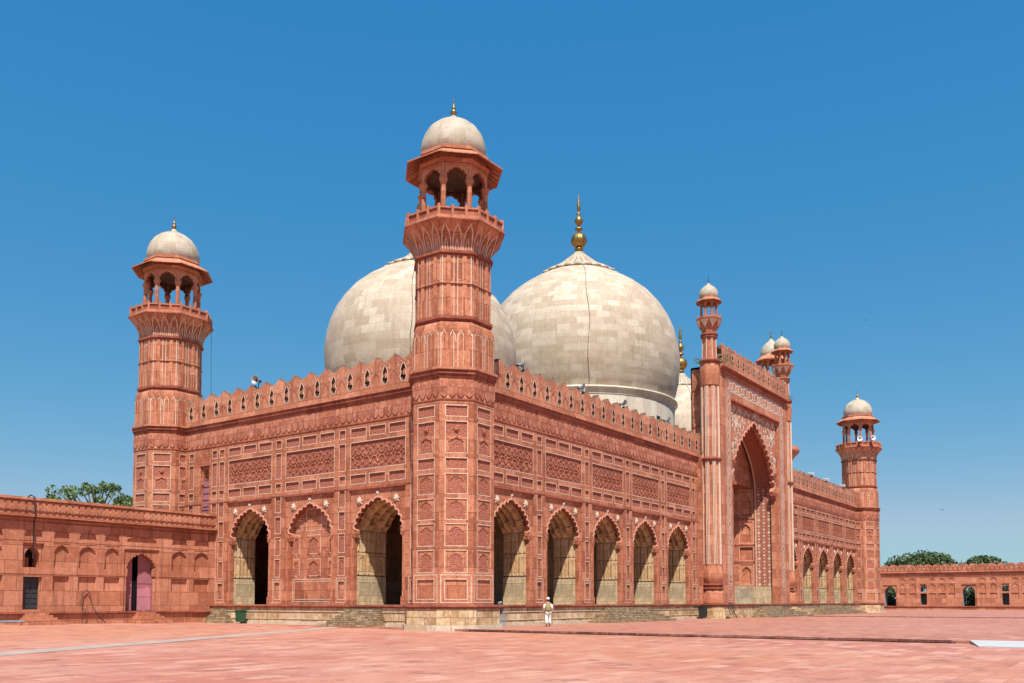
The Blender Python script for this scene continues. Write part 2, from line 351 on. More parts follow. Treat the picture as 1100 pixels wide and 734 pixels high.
def rosette(mb, F, c, z, r, d, mat='flower'):
    pts = []
    for i in range(32):
        a = 2 * pi * i / 32; rr = r * (.72 + .28 * cos(8 * a)); pts.append((c + rr * cos(a), z + rr * sin(a)))
    mb.prism(F, pts, d, d + .05, mat, back=False)
    mb.prism(F, [(c + r * .4 * cos(2 * pi * i / 12), z + r * .4 * sin(2 * pi * i / 12)) for i in range(12)], d + .05, d + .1, mat, back=False)
# ------------------------------------------------------------------ parapet merlons
def merlons(mb, F, s0, n, p, z0, H, th=.42, d0=-.35, inl=True):
    k = H / 1.9
    for i in range(n):
        c = s0 + (i + .5) * p; h = p / 2; q = p / 1.37
        half = [(h, 0), (h, .26), (.55 * q, .38), (.475 * q, .56), (.555 * q, .74), (.50 * q, .90), (.56 * q, 1.10), (h, 1.32), (h, 1.50), (.60 * q, 1.51), (.50 * q, 1.57), (.36 * q, 1.61), (.24 * q, 1.68), (.12 * q, 1.76), (0, 1.9)]
        pts = [(c + x, z0 + z * k) for x, z in half] + [(c - x, z0 + z * k) for x, z in half[::-1][1:]]
        mb.prism(F, pts, d0, d0 + th, 'lightred', smat='shadewear')  # sides darker than the face: shade of the thickness painted in, with wear
        if inl:
            hole = half[1:8]
            for sg in (1, -1):
                a = [F(c + sg * x, z0 + z * k, d0 + th + .012) for x, z in hole]; b = [F(c + sg * (x - .065 * q), z0 + z * k, d0 + th + .012) for x, z in hole]
                mb.ribbon3(a, b, 'inlay')
                vo = [(.60, 1.40), (.47, 1.42), (.36, 1.34), (.33, 1.2), (.40, 1.12), (.45, 1.2)]
                a = [F(c + sg * x * q, z0 + z * k, d0 + th + .012) for x, z in vo]; b = [F(c + sg * (x - .05) * q, z0 + (z - .02) * k, d0 + th + .012) for x, z in vo]
                mb.ribbon3(a, b, 'inlay')
                vo = [(0, .98), (.14, .9), (.26, .72), (.30, .5)]
                a = [F(c + sg * x * q, z0 + z * k, d0 + th + .012) for x, z in vo]; b = [F(c + sg * max(0, x - .05) * q, z0 + (z - .05) * k, d0 + th + .012) for x, z in vo]; mb.ribbon3(a, b, 'trim')
            # lattice tongue in the slit
            for sg in (1,):
                x0 = c + h
                mb.prism(F, [(x0 - .05 * q, z0 + .74 * k), (x0 + .05 * q, z0 + .74 * k), (x0 + .11 * q, z0 + .84 * k), (x0, z0 + 1.0 * k), (x0 - .11 * q, z0 + .84 * k)], d0 + .12, d0 + th - .06, 'lightred')
                mb.prism(F, [(x0 - .12 * q, z0 + .66 * k), (x0 + .12 * q, z0 + .66 * k), (x0 + .04 * q, z0 + .74 * k), (x0 - .04 * q, z0 + .74 * k)], d0 + .12, d0 + th - .06, 'lightred')
# ------------------------------------------------------------------ the mosque
mosque = tag(empty('mosque'), 'great red sandstone mosque with three pale marble domes and a balconied tower at each corner', 'mosque')
AH, BAY, AW = 1.9, 2.725, 2.08
def wall_facade(name, s0, s1, arches, blind, extra_cols, loc, rz, parent, win=None, lo=None):
    """arches = centres; builds wall part + its archways"""
    mb = MB(); F = FL; holes = []; frames = []; carv = []; lows = []
    def hole(a, b, c, e, fr=True, cv=None):
        holes.append((a, b, c, e))
        if fr: frames.append((a, b, c, e))
        if cv: carv.append((a, b, c, e, cv))
    cols = sorted(set([round(c + BAY, 3) for c in arches] + [round(c - BAY, 3) for c in arches]))
    cc = []
    for c in cols:
        if not cc or c - cc[-1] > .8: cc.append(c)
    cc = [c for c in cc if s0 + .3 < c < s1 - .3 and all(abs(c - e) > .6 for e in extra_cols)] + extra_cols
    for c in arches:
        holes.append((c - AW, c + AW, 1.24, 7.66))
        hole(c - 2.05, c + 2.05, *PANEL, cv='carved')
        for a in (-2.05, -.58, .89):
            for z in (SM1, SM2): hole(c + a, c + a + 1.16, *z, cv='carvedfine')
    for c in cc:
        if win and abs(c - win) < 1: continue
        for z in ROWS + [PANEL]: hole(c - .23, c + .23, *z, cv='carvedfine')
        for z in (SM1, SM2): hole(c - .23, c + .23, *z)
        hole(c - .24, c + .24, 1.56, 2.56); frames.append((c - .36, c + .36, 1.4, 2.72))
    if win: hole(win - .46, win + .46, 6.2, 10.2, fr=False)
    mb.gridsheet(F, s0, s1, 1.24, 13.0, holes, 0, PD, 'red')
    mb.box(F, s0, s1, 7.72, 7.76, -.01, .025, 'trim')
    for a in arches: mb.box(F, a - AW - .05, a + AW + .05, 7.64, 7.715, -.07, .05, 'trim')
    # back sheet
    back = [(c - AW - .001, c + AW + .001, 1.24, 7.66) for c in arches]
    if win: back.append((win - .46, win + .46, 6.2, 10.2))
    mb.gridsheet(F, s0, s1, 1.24, 13.0, back, PD, -.5, 'red')
    for a, b, c, e in frames: mb.frame(F, a, b, c, e, .045, .006, 'inlay')
    for a, b, c, e, k in carv:
        mb.rect(F, a + .02, b - .02, c + .02, e - .02, PD + .008, k)
        if (e - c) > 1 and (e - c) < 1.4 and (b - a) < .6: mini_arch(mb, F, a, b, c, e, PD + .004, 'red', .035)
    for c in arches:
        for k in range(7):
            x = c - 1.74 + k * .58
            for z, r_ in ((9.55, .34),): 
                P_ = [(x + r_ * (.75 + .25 * cos(4 * t)) * cos(t), z + r_ * 1.35 * (.75 + .25 * cos(4 * t)) * sin(t)) for t in [i * pi / 12 for i in range(24)]]
                Q_ = [(x + (a - x) * .76, z + (b - z) * .76) for a, b in P_]
                mb.ribbon3([F(*p, PD + .045) for p in P_], [F(*p, PD + .045) for p in Q_], 'red', True); mb.ribbon3([F(*p, PD + .045) for p in Q_], [F(*p, PD) for p in Q_], 'red', True); mb.ribbon3([F(*p, PD + .045) for p in P_], [F(*p, PD) for p in P_], 'red', True)
            rosette(mb, F, x, 9.55, .10, PD - .03, 'red')
            if k < 6:
                for z in (9.03, 10.07): rosette(mb, F, x + .29, z, .15, PD - .04, 'red')
    mb.box(F, s0, s1, 11.36, 11.44, -.02, .035, 'trim'); petals(mb, F, s0, s1, *FR, 0, 'oldred', .5, .035)
    cornice(mb, F, s0, s1)
    wall = mb.build(name, parent, loc, (0, 0, rz))
    pm = MB(); n = round((s1 - s0) / 1.37); merlons(pm, F, s0, n, (s1 - s0) / n, 13.0, 1.9)
    pm.build('parapet', parent, loc, (0, 0, rz))
    pl = MB(); pl.box(F, s0, s1, -.3, .26, -.4, .34, 'plinthpale'); pl.box(F, s0, s1, .26, 1.08, -.4, .25, 'plinth')
    pl.box(F, s0, s1, .84, .89, -.4, .28, 'plinthpale'); pl.box(F, s0, s1, .40, .44, -.4, .28, 'plinthpale')
    pl.box(F, s0, s1, 1.08, 1.15, -.4, .31, 'trim'); pl.box(F, s0, s1, 1.15, 1.24, -.4, .36, 'trim')
    pl.build('plinth', parent, loc, (0, 0, rz))
    return wall
def archway_mesh(hw=AH, zs=5.42, za=7.14, depth=2.0, blind=False):
    mb = MB(); F = FL
    full, si, so = cusp_profile(0, hw - .08, 1.24, zs, za, 7, .15, .085)
    d0 = PD; d1 = -.34 if not blind else -.42
    pts = [(-AW, 1.24)] + full + [(AW, 1.24), (AW, 7.66), (-AW, 7.66)]
    mb.poly(F, pts, d0, 'red')
    for i in range(len(full) - 1):
        a, b = full[i], full[i + 1]; mb.face([F(*a, d0), F(*b, d0), F(*b, d1), F(*a, d1)], 'red')
    mb.ribbon3([F(*p, d0 + .03) for p in si], [F(*p, d0 + .03) for p in so], 'stripe'); mb.ribbon3([F(*p, d0) for p in so], [F(*p, d0 + .03) for p in so], 'stripe'); mb.ribbon3([F(*p, d0 - .05) for p in si], [F(*p, d0 + .03) for p in si], 'stripe')
    # slim jamb shafts
    for sg in (-1, 1):
        mb.box(F, sg * (hw - .06) - .07, sg * (hw - .06) + .07, 1.24, 1.7, d0 - .12, d0 + .06, 'red')
        mb.box(F, sg * (hw - .01) - .045, sg * (hw - .01) + .045, 1.7, zs - .4, d0 - .1, d0 + .03, 'lightred')
        mb.box(F, sg * (hw - .03) - .08, sg * (hw - .03) + .08, zs - .40, zs - .22, d0 - .24, d0 + .05, 'trim')
    # step back behind the cusped skin
    if blind:
        w = hw - .05; mb.gridsheet(F, -w - .1, w + .1, 1.24, za + .2, [], d1 + .001, None, 'red')
        dd = d1 + .012
        fr = [(-w + .1, -w + .62, 2.95, 3.9), (-.55, .55, 2.95, 3.9), (w - .62, w - .1, 2.95, 3.9), (-w + .1, -w + .62, 4.25, 5.3), (-.55, .55, 4.25, 5.3), (w - .62, w - .1, 4.25, 5.3), (-w + .12, -w + .8, 5.62, 6.2), (-.62, .62, 5.62, 6.85), (w - .8, w - .12, 5.62, 6.2)]
        for i, f in enumerate(fr):
            mb.frame(F, *f, .045, dd, 'inlay')
            if i < 6: mb.rect(F, *f, dd - .004, 'carvedfine'); mini_arch(mb, F, *f, dd - .003, 'red', .04)
        mb.frame(F, -w + .1, w - .1, 1.45, 2.7, .05, dd, 'inlay'); mb.frame(F, -w + .22, w - .22, 1.57, 2.58, .04, dd, 'inlay')
        return mb
    W_, zz, zt = hw - .03, zs, za + .16
    c = arch_curve(0, W_, zz, zt, N=42); ring = [(-x, z) for x, z, *_ in c] + [(x, z) for x, z, *_ in c[::-1][1:]]
    nrm = [(-nx, nz) for _, _, nx, nz, _ in c] + [(nx, nz) for _, _, nx, nz, _ in c[::-1][1:]]
    # ring step between cusped skin and vault
    mb.poly(F, [(-W_, 1.24)] + full[0:1] + full[1:-1] + full[-1:] + [(W_, 1.24)] + [(x, z) for x, z in ring[::-1]], d1, 'trim')
    NR = 32; P = []; n = len(ring)
    for r in range(NR + 1):
        w = r / NR; row = []
        for k in range(n):
            t = k / (n - 1); band = w * 4; st = .5 if int(min(band, 3.999)) % 2 else 0
            f = abs(sin(pi * (7 * t + st))) ** .7 * abs(sin(pi * band)) ** .6 if 0 < r < NR else .3
            env = min(1, t * 12, (1 - t) * 12); off = (.05 - .36 * (1 - f)) * env * (1 + .5 * w)
            row.append(F(ring[k][0] + nrm[k][0] * off, ring[k][1] + nrm[k][1] * off, d1 - (depth + d1) * w))
        P.append(row)
    mb.grid(P, 'vest', lambda a, b: (b * .1, a * .1), False)
    for sg in (-1, 1):                              # side walls with panels
        G = lambda s, z, d, sg=sg: (sg * (W_ - d), -(d1 - s), z)
        D = depth + d1
        mb.box(G, 0, D, 1.24, 2.85, -.3, .02, 'vestdado'); mb.frame(G, .12, D - .12, 1.5, 2.68, .05, .026, 'vest')
        cw = D / 3; hs = [(i * cw + .07, (i + 1) * cw - .07, z0, z1) for i in range(3) for z0, z1 in ((2.95, 4.15), (4.25, zs - .05))]
        mb.rect(G, 0, D, 2.85, zs, -.04, 'shadewear')  # dark sheet behind the panels colours the gaps between them
        for h in hs:
            mb.box(G, h[0] - .045, h[1] + .045, h[2] - .03, h[3] + .03, -.06, .0, 'vest'); mini_arch(mb, G, h[0] + .02, h[1] - .02, h[2] + .04, h[3] - .03, .0, 'vest', .03)
    # inner ring wall
    inn = (W_ - .02)
    R2 = [(x * .99, z - .02) for x, z in ring]
    mb.poly(F, [(-2.7, 1.24), (-W_, 1.24)] + R2 + [(W_, 1.24), (2.7, 1.24), (2.7, 9), (-2.7, 9)], -depth, 'interior')
    return mb
def rosette_mesh():
    mb = MB(); rosette(mb, FL, 0, 0, .24, 0); return mb
def add_rosettes(o):
    global ros
    if 'ros' not in globals(): ros = (rosette_mesh().build('rosette', o, (-1.38, -PD, 7.02)), finial_mesh().build('arch_finial', o)); copy_tree(ros[0], o, (1.38, -PD, 7.02)); return
    copy_tree(ros[0], o); copy_tree(ros[0], o, (1.38, -PD, 7.02)); copy_tree(ros[1], o)
def finial_mesh():
    mb = MB()
    rosette(mb, FL, 0, 7.38, .13, PD); mb.prism(FL, [(-.05, 7.16), (.05, 7.16), (.03, 7.3), (-.03, 7.3)], PD, PD + .05, 'flower', back=False)
    return mb
LOCR, LOCL = (0, -.1, 0), (-.1, 0, 0)
AL = [5.22, 10.67, 16.1]; AR = [5.2, 10.65, 16.1, 21.55, 27.0]; XC = 40.2; AR2 = [2 * XC - .1 - c for c in AR]
left_wall = wall_facade('side_wall', -24.8, -.6, [-c for c in AL], None, [-19.6, -18.85, -21.36, -22.05], LOCL, -pi / 2, mosque, win=-20.6)
front1 = wall_facade('front_wall', .6, 31.6, AR, None, [30.6], LOCR, 0, mosque)
front2 = wall_facade('front_wall', 49.0, 80.0, AR2, None, [50.0], LOCR, 0, mosque)
proto = archway_mesh().build('archway', mosque, (AR[0], -.1, 0)); add_rosettes(proto)
for c in AR[1:] + AR2: copy_tree(proto, mosque, (c, -.1, 0))
a1 = archway_mesh(depth=2.7).build('archway', mosque, (-.1, AL[0], 0), (0, 0, -pi / 2)); add_rosettes(a1)
bl = archway_mesh(blind=True).build('blind_archway', mosque, (-.1, AL[1], 0), (0, 0, -pi / 2)); add_rosettes(bl)
copy_tree(proto, mosque, (-.1, AL[2], 0), -pi / 2)
# shuttered window in the side wall
wm = MB(); G = lambda s, z, d: (-.1 - d, s, z)
wm.box(G, 20.14, 21.06, 6.2, 9.35, -.3, -.2, 'purple')
for i in range(7): wm.box(G, 20.2, 20.57, 6.3 + i * .43, 6.62 + i * .43, -.2, -.17, 'pinkdark'); wm.box(G, 20.63, 21.0, 6.3 + i * .43, 6.62 + i * .43, -.2, -.17, 'pinkdark')
wo = wm.build('window_shutter', mosque); wo['label'] = 'tall faded purple shutter in a narrow opening'
wm = MB(); mini_arch(wm, G, 20.14, 21.06, 9.0, 10.2, -.3, 'red', .2); wm.rect(G, 20.14, 21.06, 6.2, 10.2, -.31, 'carvedfine'); wm.box(G, 20.1, 21.1, 10.2, 10.28, -.1, .04, 'trim')
wm.build('window_arch', mosque)
# rear and far side walls, roof, floor, inner hall
rb = MB(); BX = lambda s, z, d: (s, d, z)
FB = lambda s, z, d: (s, 24.9 + d, z); FR_ = lambda s, z, d: (80.1 + d, s, z)
rb.gridsheet(FB, 0, 80, 0, 13.0, [], 0, None, 'red'); cornice(rb, FB, 0, 80); rb.gridsheet(FR_, 0, 24.9, 0, 13.0, [], 0, None, 'red'); cornice(rb, FR_, 0, 24.9)
rb.box(FB, 0, 80, 13, 14.2, -.4, 0, 'lightred'); rb.box(FR_, 0, 24.9, 13, 14.2, -.4, 0, 'lightred')
rb.build('rear_wall', mosque)
rf = MB(); rf.box(BX, .3, XC - 5.6, 12.6, 12.85, .35, 24.6, 'roof'); rf.box(BX, XC + 5.6, 79.8, 12.6, 12.85, .35, 24.6, 'roof'); rf.box(BX, XC - 5.6, XC + 5.6, 12.6, 12.85, 4.1, 24.6, 'roof'); rf.build('roof', mosque)
il = MB()
il.box(BX, .3, 79.8, .9, 1.238, .3, 24.5, 'interior')
for (a, b, c, e) in [(8.6, 72, 9.2, 9.8), (8.6, 9.2, 9.8, 24.4), (71, 71.6, 9.8, 24.4)]: il.box(BX, a, b, 1.24, 12.6, c, e, 'interior')
for c in AR + AR2:
    Fi = lambda s, z, d: (s, 9.2 - d, z)
    mb_hs = (c - 1.7, c + 1.7, 2.4, 7.6); il.box(Fi, c - 2.3, c - 1.75, 1.24, 9, 0, .25, 'vest'); il.box(Fi, c + 1.75, c + 2.3, 1.24, 9, 0, .25, 'vest'); mini_arch(il, Fi, c - 1.75, c + 1.75, 4, 8, .02, 'vest', .15)
for k in range(2, 15):
    c = 5.2 + k * 5.45 - BAY
    if 30 < c < 50: continue
    il.box(BX, c - .55, c + .55, 1.24, 12.6, 2.6, 3.8, 'vest')
il.build('inner_hall', mosque)
# ------------------------------------------------------------------ corner towers
TD = 4.1
def tower():
    mb = MB(); K = 1 / cos(pi / 8)
    for k in range(8):
        a = k * pi / 4; F = face_frame(a, TD / 2); h = TD / 2 * math.tan(pi / 8); w = .53; hs = []
        rows = [r for r in ROWS] + [SM1, PANEL, SM2]
        for z in rows: hs.append((-w, w, z[0] - .03, z[1]))
        hs.append((-w, w, 1.55, 2.5))
        mb.gridsheet(F, -h, h, 1.24, 13.0, hs, 0, -.06, 'redtower')
        mb.rect(F, -h + .05, h - .05, 1.24, 13, -.06, 'redtower')
        for x in hs: mb.frame(F, *x, .045, .006, 'inlay')
        mb.frame(F, -w - .19, w + .19, 1.4, 2.7, .05, .006, 'inlay')
        for x in hs[:4]: mb.rect(F, *x, -.052, 'carvedfine'); mini_arch(mb, F, *x, -.05, 'redtower', .022)
        for x in hs[4:7]: mb.rect(F, *x, -.052, 'carvedfine')
        mini_arch(mb, F, -w, w, 8.8, 9.6, -.05, 'redtower', .04); rosette(mb, F, 0, 9.95, .17, -.05, 'redtower')
        petals(mb, F, -h, h, *FR, 0, 'oldred', .43); 
    mb.oct(TD + .06, 11.36, TD + .06, 11.44, 'trim')
    for z0, z1, d in CORN: mb.oct(TD + 2 * d, z0, TD + 2 * d, z1, 'lightred' if d == .19 else 'trim')
    # drum above the cornice
    prof = [(TD, 13.0), (TD, 14.75), (TD - .04, 15.0), (TD - .14, 15.2), (TD - .32, 15.36), (TD - .42, 15.42)]
    mb.lathe([(a / 2 * K, z) for a, z in prof], 8, 'redtower', ph=pi / 8, smooth=False)
    mb.oct(TD - .36, 15.42, TD - .3, 15.5, 'trim'); mb.oct(TD - .16, 15.5, TD - .16, 15.66, 'trim')
    UD = 3.78
    mb.oct(UD, 15.66, UD - .06, 18.8, 'redtower')
    mb.oct(UD + .1, 17.28, UD + .1, 17.31, 'trim')
    mb.oct(UD + .06, 18.78, UD + .06, 18.84, 'trim'); mb.oct(UD + .2, 18.84, UD + .2, 18.98, 'trim')
    capp = [(UD, 18.98), (UD + .05, 19.2), (UD + .16, 19.45), (UD + .42, 19.75), (UD + .8, 20.02), (UD + 1.15, 20.22), (UD + 1.3, 20.32)]
    mb.lathe([(a / 2 * K, z) for a, z in capp], 8, 'redtower', ph=pi / 8, smooth=False)
    mb.oct(UD + 1.36, 20.32, UD + 1.36, 20.4, 'trim'); mb.oct(UD + 1.26, 20.4, UD + 1.26, 20.52, 'lightred')
    for k in range(8):
        a = k * pi / 4
        # white flutes on drum and shaft
        for D_, z0, z1 in ((TD, 13.02, 14.72), (UD - .015, 15.68, 18.76)):
            F = face_frame(a, D_ / 2); h = D_ / 2 * math.tan(pi / 8); sh = D_ / 2 + (-.012 if D_ < TD else 0)
            for x in (-.93, -.62, -.44, -.18, 0.06, .40, .62, .93):
                mb.rect(F, x * h - .02, x * h + .02, z0, z1, .012 if D_ == TD else .012, 'inlay')
            for x in (-.53, .52): mb.box(F, x * h - .10, x * h + .10, z0, z1, -.02, .035, 'redtower')
        F = face_frame(a, TD / 2); h = TD / 2 * math.tan(pi / 8)
        for i in range(4):                          # petal tips over the drum flutes
            c = -h + (i + .5) * h / 2; q = h / 4
            pp = [(c - q * .9, 14.3), (c - q * .75, 14.62), (c - q * .25, 14.8), (c, 14.95), (c + q * .25, 14.8), (c + q * .75, 14.62), (c + q * .9, 14.3)]
            a0 = [F(x, z, .014 - max(0, z - 14.75) * .12) for x, z in pp]; a1_ = [F(c + (x - c) * .8, z - .05, .014 - max(0, z - 14.8) * .12) for x, z in pp]
            mb.ribbon3(a0, a1_, 'inlay')
        # petal outlines on the flare
        def cp(t, z):
            for (A, za_), (B, zb_) in zip(capp, capp[1:]):
                if za_ <= z <= zb_: d = A + (B - A) * (z - za_) / (zb_ - za_); break
            r = d / 2 + .012; hh = r * math.tan(pi / 8); n = (cos(a), sin(a)); tt = (-sin(a), cos(a)); return (n[0] * r + tt[0] * t * hh, n[1] * r + tt[1] * t * hh, z)
        for i in range(3):
            c = -.66 + i * .66
            for sg in (-1, 1):
                pts = [(c + sg * .29, 19.02), (c + sg * .30, 19.3), (c + sg * .29, 19.55), (c + sg * .22, 19.85), (c + sg * .1, 20.05), (c, 20.18)]
                mb.ribbon3([cp(t, z) for t, z in pts], [cp(t - sg * .07, z) for t, z in pts], 'inlay')
                pts = [(c + sg * .12, 19.0), (c + sg * .10, 19.3), (c + sg * .02, 19.6)]
                mb.ribbon3([cp(t, z) for t, z in pts], [cp(t - sg * .05, z) for t, z in pts], 'inlay')
    body = mb.build('corner_tower', mosque)
    # plinth
    pl = MB(); pl.oct(TD + .80, -.3, TD + .80, .28, 'plinthpale'); pl.oct(TD + .56, .28, TD + .56, 1.08, 'plinth'); pl.oct(TD + .62, 1.08, TD + .62, 1.15, 'trim'); pl.oct(TD + .72, 1.15, TD + .72, 1.24, 'trim'); pl.build('tower_plinth', body)
    # balcony rail
    rl = MB(); BD = UD + 1.16
    for k in range(8):
        F = face_frame(k * pi / 4, BD / 2); h = BD / 2 * math.tan(pi / 8)
        rl.box(F, -h, h, 20.52, 20.6, -.1, 0, 'lightred'); rl.box(F, -h, h, 20.9, 20.98, -.1, 0.01, 'lightred')
        rl.box(F, -h, h, 20.6, 20.9, -.07, -.05, 'trim')
        for i in range(3): rl.box(F, -h + i * 2 * h / 3 + .0, -h + i * 2 * h / 3 + .13, 20.52, 21.1, -.13, .03, 'lightred')
    rl.build('balcony_rail', body)
    # kiosk: columns, arches, eave, drum
    CD = 3.2; kk = MB()
    for k in range(8):
        an = k * pi / 4 + pi / 8; r = CD / 2 * K; x, y = r * cos(an), r * sin(an)
        c = MB(); c.lathe([(.2, 20.5), (.2, 21.0), (.14, 21.05), (.125, 22.45), (.16, 22.5), (.15, 22.58), (.22, 22.7), (.22, 22.8)], 8, 'lightred', (x, y, 0), an + pi / 8, False)
        c.build('column', body)
        F = face_frame(k * pi / 4, CD / 2 + .1); h = (CD / 2 + .1) * math.tan(pi / 8)
        full, si, so = cusp_profile(0, h - .16, 22.7, 22.9, 23.42, 3, .07, .03, N=24, corb=.02)
        full = [full[0]] + full[5:-5] + [full[-1]]
        kk.prism(F, [(-h, 22.7)] + full + [(h, 22.7), (h, 23.7), (-h, 23.7)], -.16, 0, 'lightred', smat='trim'); kk.poly(F, [(-h * .88, 22.7)] + full + [(h * .88, 22.7), (h * .88, 23.7), (-h * .88, 23.7)], -.165, 'kioskshade')  # dark inner skin: kiosk shade painted on the back of the arches
        kk.frame(F, -h + .1, h - .1, 23.5, 23.6, .03, .01, 'trim')
    kk.oct(CD + .34, 23.66, CD + .42, 23.84, 'lightred'); kk.oct(CD + .1, 23.84, CD + .1, 24.6, 'lightred'); kk.oct(CD + .3, 24.36, CD + .3, 24.52, 'lightred')
    kk.oct(CD - .2, 23.55, CD - .2, 23.6, 'kioskshade'); kk.build('kiosk_arcade', body)
    ev = MB(); e = [(1.7, 24.32), (2.46, 23.82), (2.46, 23.76), (1.66, 24.22)]; ev.lathe([(a * K, z) for a, z in e], 8, 'lightred', ph=pi / 8, smooth=False)
    for k in range(8):
        for t in (-.7, -.25, .25, .7):
            F = lambda s, z, d, a=k * pi / 4: (cos(a) * (s) - sin(a) * t * s * math.tan(pi / 8) - sin(a) * d, sin(a) * s + cos(a) * t * s * math.tan(pi / 8) + cos(a) * d, z)
            ev.face([F(1.66, 24.2, -.03), F(2.4, 23.77, -.03), F(2.4, 23.74, .03), F(1.66, 24.17, .03)], 'trim')
    ev.build('eave', body)
    dm = MB(); dm.lathe([(1.5, 24.4), (1.62, 24.55), (1.70, 24.85), (1.71, 25.1), (1.66, 25.4), (1.52, 25.78), (1.27, 26.15), (.95, 26.42), (.6, 26.6), (.36, 26.68), (.26, 26.74), (.2, 26.85), (.1, 26.98), (0.03, 27.0)], 40, 'marble2')
    for k in range(18): dm.lathe([(0.01, -.05), (.07, 0), (.01, .05)], 6, 'marble2', (.56 * cos(k * pi / 9), .56 * sin(k * pi / 9), 26.62))
    dome = dm.build('dome', body)
    fi = MB(); fi.lathe([(.1, 26.95), (.06, 27.0), (.15, 27.1), (.17, 27.17), (.14, 27.26), (.04, 27.32), (.09, 27.38), (.09, 27.43), (.03, 27.48), (.06, 27.56), (.02, 27.62), (.04, 27.7), (.0, 28.05)], 12, 'brass'); fi.build('finial', body)
    return body
tw = tower()
for loc in ((0, 24.78, 0), (80, 0, 0), (80, 24.78, 0)): copy_tree(tw, mosque, loc)
# ------------------------------------------------------------------ main domes
D2 = [(9.1, 20.7), (9.45, 21.6), (9.72, 22.8), (9.85, 24.2), (9.85, 25.2), (9.68, 26.6), (9.35, 27.9), (8.8, 29.2), (8.05, 30.4), (7.1, 31.5), (6.0, 32.4), (4.9, 33.1), (3.9, 33.65), (3.3, 33.95)]
def dome(cx, k, zt, cy=16.48):
    tz = lambda z: zt - k * (34.0 - z)
    # subdivide profile
    P = []
    for i in range(len(D2) - 1):
        for j in range(3): f = j / 3; P.append((D2[i][0] * (1 - f) + D2[i + 1][0] * f, D2[i][1] * (1 - f) + D2[i + 1][1] * f))
    P.append(D2[-1])
    mb = MB(); mb.lathe([(r * k, tz(z)) for r, z in P], 96, 'marble', us=8.6 * k)
    o = mb.build('dome', mosque, (cx, cy, 0))
    dr = MB(); z0 = 12.85
    dr.lathe([(9.3 * k, z0), (9.3 * k, tz(20.0))], 72, 'whitemarble', us=9 * k);     dr.lathe([(9.35 * k, tz(19.95)), (9.35 * k, tz(20.4)), (9.6 * k, tz(20.45)), (9.6 * k, tz(20.62)), (9.2 * k, tz(20.74))], 72, 'whitemarble', us=9 * k)
    for an in (205, 232, 262, 292, 318): # small drum openings
        F = face_frame(R(an), 9.3 * k); dr.box(F, -.28, .28, tz(17.4), tz(18.5), -.3, .02, 'dark'); dr.frame(F, -.28, .28, tz(17.4), tz(18.5), .1, .03, 'whitemarble')
    dr.build('drum', o)
    lc = MB(); rm = lambda a, z: 1 + .07 * abs(cos(12 * a)) ** .7
    lc.lathe([(3.62 * k, tz(33.86)), (3.5 * k, tz(34.02)), (3.25 * k, tz(34.2)), (2.5 * k, tz(34.62)), (1.85 * k, tz(35.05)), (1.25 * k, tz(35.6)), (.8 * k, tz(36.0)), (.5, tz(36.3)), (.36, tz(36.42))], 192, 'marble2', rmod=rm)
    for i in range(24):
        a = (i + .5) * pi / 12; lc.tube([(r_ * k * cos(a), r_ * k * sin(a), tz(z_)) for r_, z_ in ((3.62, 33.9), (3.3, 34.2), (2.52, 34.64), (1.87, 35.08), (1.26, 35.62), (.8, 36.02), (.45, 36.35))], .035 * k, 'step', 4)
    for i in range(24):
        a = i * pi / 12; lc.lathe([(.02, -.22 * k), (.3 * k, -.1 * k), (.34 * k, .06 * k), (.02, .2 * k)], 8, 'marble', (3.75 * k * cos(a), 3.72 * k * sin(a), tz(33.83)))
    lc.build('lotus_cap', o)
    fm = MB(); b = tz(36.4)
    fm.lathe([(.3, b), (.16, b + .1), (.45, b + .28), (.45, b + .36), (.14, b + .5)], 24, 'brass')
    fm.lathe([(.14, b + .45), (.5, b + .62), (.74, b + .95), (.78, b + 1.25), (.7, b + 1.6), (.42, b + 1.9), (.12, b + 2.02)], 48, 'brass', rmod=lambda a, z: 1 + .05 * abs(cos(6 * a)))
    fm.lathe([(.1, b + 2.0), (.12, b + 2.2), (.4, b + 2.35), (.4, b + 2.45), (.12, b + 2.6), (.1, b + 2.75), (.3, b + 2.9), (.42, b + 3.15), (.4, b + 3.4), (.25, b + 3.6), (.08, b + 3.75), (.24, b + 3.95), (.08, b + 4.1), (.09, b + 4.25), (.2, b + 4.45), (.17, b + 4.8), (.09, b + 5.5), (.01, b + 6.05)], 24, 'brass')
    fm.build('finial', o)
    cb = MB(); an = R(216) 
    pts = [((r * k + .05) * cos(an + .01 * sin(z)), (r * k + .05) * sin(an + .01 * sin(z)), tz(z)) for r, z in P[::-1]]
    cb.tube([(3.5 * k * cos(an), 3.5 * k * sin(an), tz(34.1))] + pts + [((9.7 * k) * cos(an), 9.7 * k * sin(an), tz(20.4))], .022, 'shadewear', 5); cb.build('lightning_cable', o)
    return o
dome(40, 1, 34.0); dome(16.24, .75, 27.25); dome(63.76, .75, 27.25)
